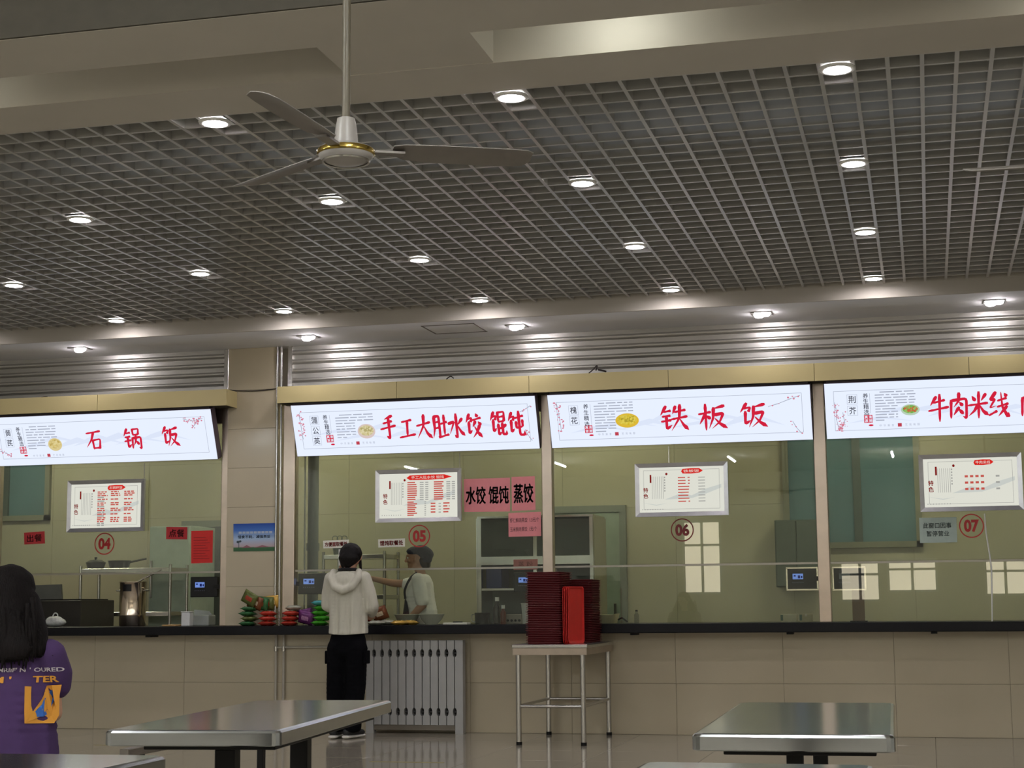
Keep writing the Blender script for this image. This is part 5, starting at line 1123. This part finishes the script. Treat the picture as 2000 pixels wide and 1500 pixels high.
for cx, lab in ((795, 'large white mixing bowl on the counter, left of the pair'), (843, 'large white mixing bowl on the counter, right of the pair')):
    x = XZ(cx, 1213, 14.2)[0]; o = lathe('mixing_bowl', [(0, 0), (.055, 0), (.06, .01), (.09, .04), (.112, .085), (.116, .088), (.108, .086), (.085, .045), (.05, .014), (0, .012)], (x, 14.2, CT), mat('bowl_white', (214, 210, 200), .25), None, 30); tag(o, lab, 'bowl', 'white mixing bowls'); lathe('rim', [(.112, .085), (.118, .09), (.112, .093), (.108, .089), (.112, .085)], (x, 14.2, CT), MATS['bowl_white'], o, 30)
a = XZ(868, 1215, 13.85)[0]; b = XZ(915, 1215, 13.85)[0]; o = box('paper_pad', (a, 13.80, CT), (b, 13.92, CT + .018), mat('pad_paper', (206, 206, 190), .7), None, .004); tag(o, 'flat pale paper pad with a pen on the counter', 'pad'); cyl('pen', ((a + b) / 2 - .03, 13.84, CT + .023), ((a + b) / 2 + .05, 13.87, CT + .023), .005, M_plast, o, seg=8)
a = XZ(1150, 1215, 14.15)[0]; b = XZ(1205, 1215, 14.15)[0]; t = thing('steel_pan', ((a + b) / 2, 14.2, CT), 'shallow crumpled steel pan on the counter right of the trays', 'pan'); bm = B(); r0 = [bm.verts.new(((a + b) / 2 + u, 14.2 + v, CT)) for u, v in rrect((b - a) / 2 - .02, .09, .02)]; r1 = [bm.verts.new(((a + b) / 2 + u, 14.2 + v, CT + .075 + .008 * math.sin(u * 60))) for u, v in rrect((b - a) / 2, .12, .025)]; r2 = [bm.verts.new(((a + b) / 2 + u, 14.2 + v, CT + .07)) for u, v in rrect((b - a) / 2 - .006, .114, .022)]; r3 = [bm.verts.new(((a + b) / 2 + u, 14.2 + v, CT + .004)) for u, v in rrect((b - a) / 2 - .024, .086, .02)]
for A, C in ((r0, r1), (r1, r2), (r2, r3)):
    for i in range(len(A)): bm.faces.new((A[i], A[(i + 1) % len(A)], C[(i + 1) % len(A)], C[i]))
bm.faces.new(r0[::-1]); bm.faces.new(r3); obj('pan_body', bm, mat('pan_steel', (236, 222, 190), .3, metal=.2), t)
x1_ = b; o = tube('tongs', [(x1_ + .02, 14.1, CT + .03), (x1_ + .05, 14.12, CT + .045), (x1_ + .09, 14.15, CT + .012)], .008, M_plast, None); tag(o, 'black tong handle at the right end of the steel pan', 'tongs')
for x0, x1, h, c, lab in ((1525, 1556, .068, (186, 178, 150), 'small pale carton left of the right-hand steel post'), (1562, 1586, .068, (170, 160, 128), 'smaller printed carton next to the pale one by the post')):
    a = XZ(x0, 1214, 14.2)[0]; b = XZ(x1, 1214, 14.2)[0]; o = box('carton', (a, 14.2, CT), (b, 14.34, CT + h), mat('carton_%d' % c[0], c, .6, var=.12), None, .003); tag(o, lab, 'carton'); box('label_band', (a - .001, 14.198, CT + .012), (a + .02, 14.2, CT + h - .006), mat('carton_green', (70, 96, 80), .6), o); box('tape', (a + (b - a) * .45, 14.1985, CT + h - .02), (a + (b - a) * .6, 14.2, CT + h), mat('carton_tape', (190, 180, 160), .4), o)
# snack packets
def pouchmesh(name, w_, h_, t_, m, m2):
    bm = B(); nx, ny = 8, 6; top = []; bot = []
    rnd = random.Random(hash(name) % 1000)
    for j in range(ny + 1):
        tr_, br_ = [], []
        for i in range(nx + 1):
            u, v = i / nx * 2 - 1, j / ny * 2 - 1; e = max(0, 1 - abs(u) ** 3.2) * max(0, 1 - abs(v) ** 2.6); q = t_ / 2 * e ** .55 * (1 + .18 * math.sin(i * 2.3 + j * 3.1)) + .001
            sh = 1 - .05 * e
            tr_.append(bm.verts.new((u * w_ / 2 * sh, q, v * h_ / 2 * sh))); br_.append(bm.verts.new((u * w_ / 2 * sh, -q, v * h_ / 2 * sh)))
        top.append(tr_); bot.append(br_)
    for j in range(ny):
        for i in range(nx):
            f = bm.faces.new((top[j][i], top[j][i + 1], top[j + 1][i + 1], top[j + 1][i])); g = bm.faces.new((bot[j][i + 1], bot[j][i], bot[j + 1][i], bot[j + 1][i + 1]))
            if 2 <= j <= 3 and 2 <= i <= 5: f.material_index = g.material_index = 1
    for j in range(ny):
        for r_ in (0, nx): bm.faces.new((top[j][r_], top[j + 1][r_], bot[j + 1][r_], bot[j][r_]))
    for i in range(nx):
        for r_ in (0, ny): bm.faces.new((top[r_][i], top[r_][i + 1], bot[r_][i + 1], bot[r_][i]))
    bmesh.ops.recalc_face_normals(bm, faces=bm.faces[:]); me = bpy.data.meshes.new(name); bm.to_mesh(me); bm.free(); me.materials.append(m); me.materials.append(m2)
    for p in me.polygons: p.use_smooth = True
    return me
def foil(n, c, c2, w_=.14, h_=.12, t_=.04): return pouchmesh(n, w_, h_, t_, mat('foil_' + n, c, .25, metal=.25, var=.2, scale=25, bump=.3), mat('foil_print_' + n, c2, .3, var=.3, scale=60))
PK = {'green': foil('green', (52, 108, 62), (150, 96, 50)), 'olive': foil('olive', (96, 104, 52), (170, 60, 40)), 'red': foil('red', (176, 54, 38), (206, 190, 170)), 'redwhite': foil('redwhite', (190, 60, 44), (214, 206, 186)), 'purple': foil('purple', (112, 52, 116), (180, 130, 170)), 'lime': foil('lime', (74, 168, 46), (150, 204, 110)), 'cyan': foil('cyan', (90, 180, 186), (210, 226, 220)), 'silver': foil('silver', (176, 176, 160), (96, 100, 70)), 'gold': foil('gold', (200, 160, 70), (226, 206, 140)), 'brown': foil('brown', (120, 70, 40), (206, 190, 160))}
def packet(kind, x, Y, z, rx, ry, rz_, label, group):
    o = bpy.data.objects.new('snack_packet', PK[kind]); COL.objects.link(o); o.rotation_euler = (math.radians(rx), math.radians(ry), math.radians(rz_)); o.location = (XZ(x, 1218, Y)[0], Y, CT + z); return tag(o, label, 'snack packet', group)
GA = 'snack packets piled against the pillar'; GB = 'snack packets left of the customer'; GC = 'snack packets right of the customer'
for k in range(4): packet(('green', 'olive', 'green', 'green')[k], 484 + k % 2 * 4, 13.80, .022 + .044 * k, 86, 0, 8 - 6 * k, 'green snack packet lying in the left pile at the pillar, ' + ('lowest', 'second from below', 'third from below', 'uppermost')[k], GA)
for k in range(3): packet(('red', 'redwhite', 'redwhite')[k], 522 + k, 13.80, .022 + .044 * k, 86, 0, -6 + 5 * k, 'red and white snack packet lying at the pillar, ' + ('bottom of three', 'middle of three', 'top of three')[k], GA)
for k in range(5): packet(('olive', 'brown', 'green', 'olive', 'gold')[k], 487 + 11 * k, 13.735 + .044 * k, (.245, .21, .20, .20, .21)[k], 8, 30 - 9 * k, 0, ('olive', 'brown', 'bright green', 'second olive', 'gold topped')[k] + ' snack packet standing up on the pile at the pillar, ' + ('leftmost', 'second', 'middle', 'fourth', 'rightmost')[k], GA)
for k in range(3): packet(('red', 'red', 'redwhite')[k], 565 + 2 * k, 13.80, .022 + .044 * k, 86, 0, 10 - 8 * k, 'red snack packet stacked right of the grey conduits, ' + ('bottom', 'middle', 'top')[k], GB)
packet('silver', 573, 13.82, .158, 86, 0, 30, 'silver green packet on top of the small red stack', GB)
for k in range(2): packet('purple', 597, 13.80 + .075 * k, .07 + .02 * k, 18, 14 - 24 * k, 0, 'purple snack packet left of the lime ones, ' + ('front', 'upper')[k], GB)
for k in range(5): packet('lime' if k < 4 else 'cyan', 625 + (k % 2) * 5, 13.83, .022 + .044 * k, 84, 0, 6 * (-1) ** k, ('lime green snack packet beside the customer, ' + ('lowest', 'second from below', 'third from below', 'fourth from below')[k]) if k < 4 else 'pale blue snack packet topping the lime green stack', GB)
for k, (kd, x, z, rx, rz_, lab) in enumerate((('silver', 735, .02, 84, 10, 'silver snack packet lying nearest the customer on the right'), ('silver', 757, .024, 82, -14, 'second silver snack packet lying right of the customer'), ('gold', 781, .02, 84, 8, 'gold snack packet lying in front of the mixing bowls'), ('gold', 800, .02, 86, -20, 'last gold snack packet by the left mixing bowl'))): packet(kd, x, 13.78 + .105 * (k % 2), z, 88, 0, rz_ * .4, lab, GC)
for k in range(2): packet(('red', 'brown')[k], 712 + 30 * k, 13.90, .10, 14, 12 - 30 * k, 0, ('red snack bag showing behind the customer’s elbow', 'brown snack bag leaning behind the customer’s elbow')[k], GC)
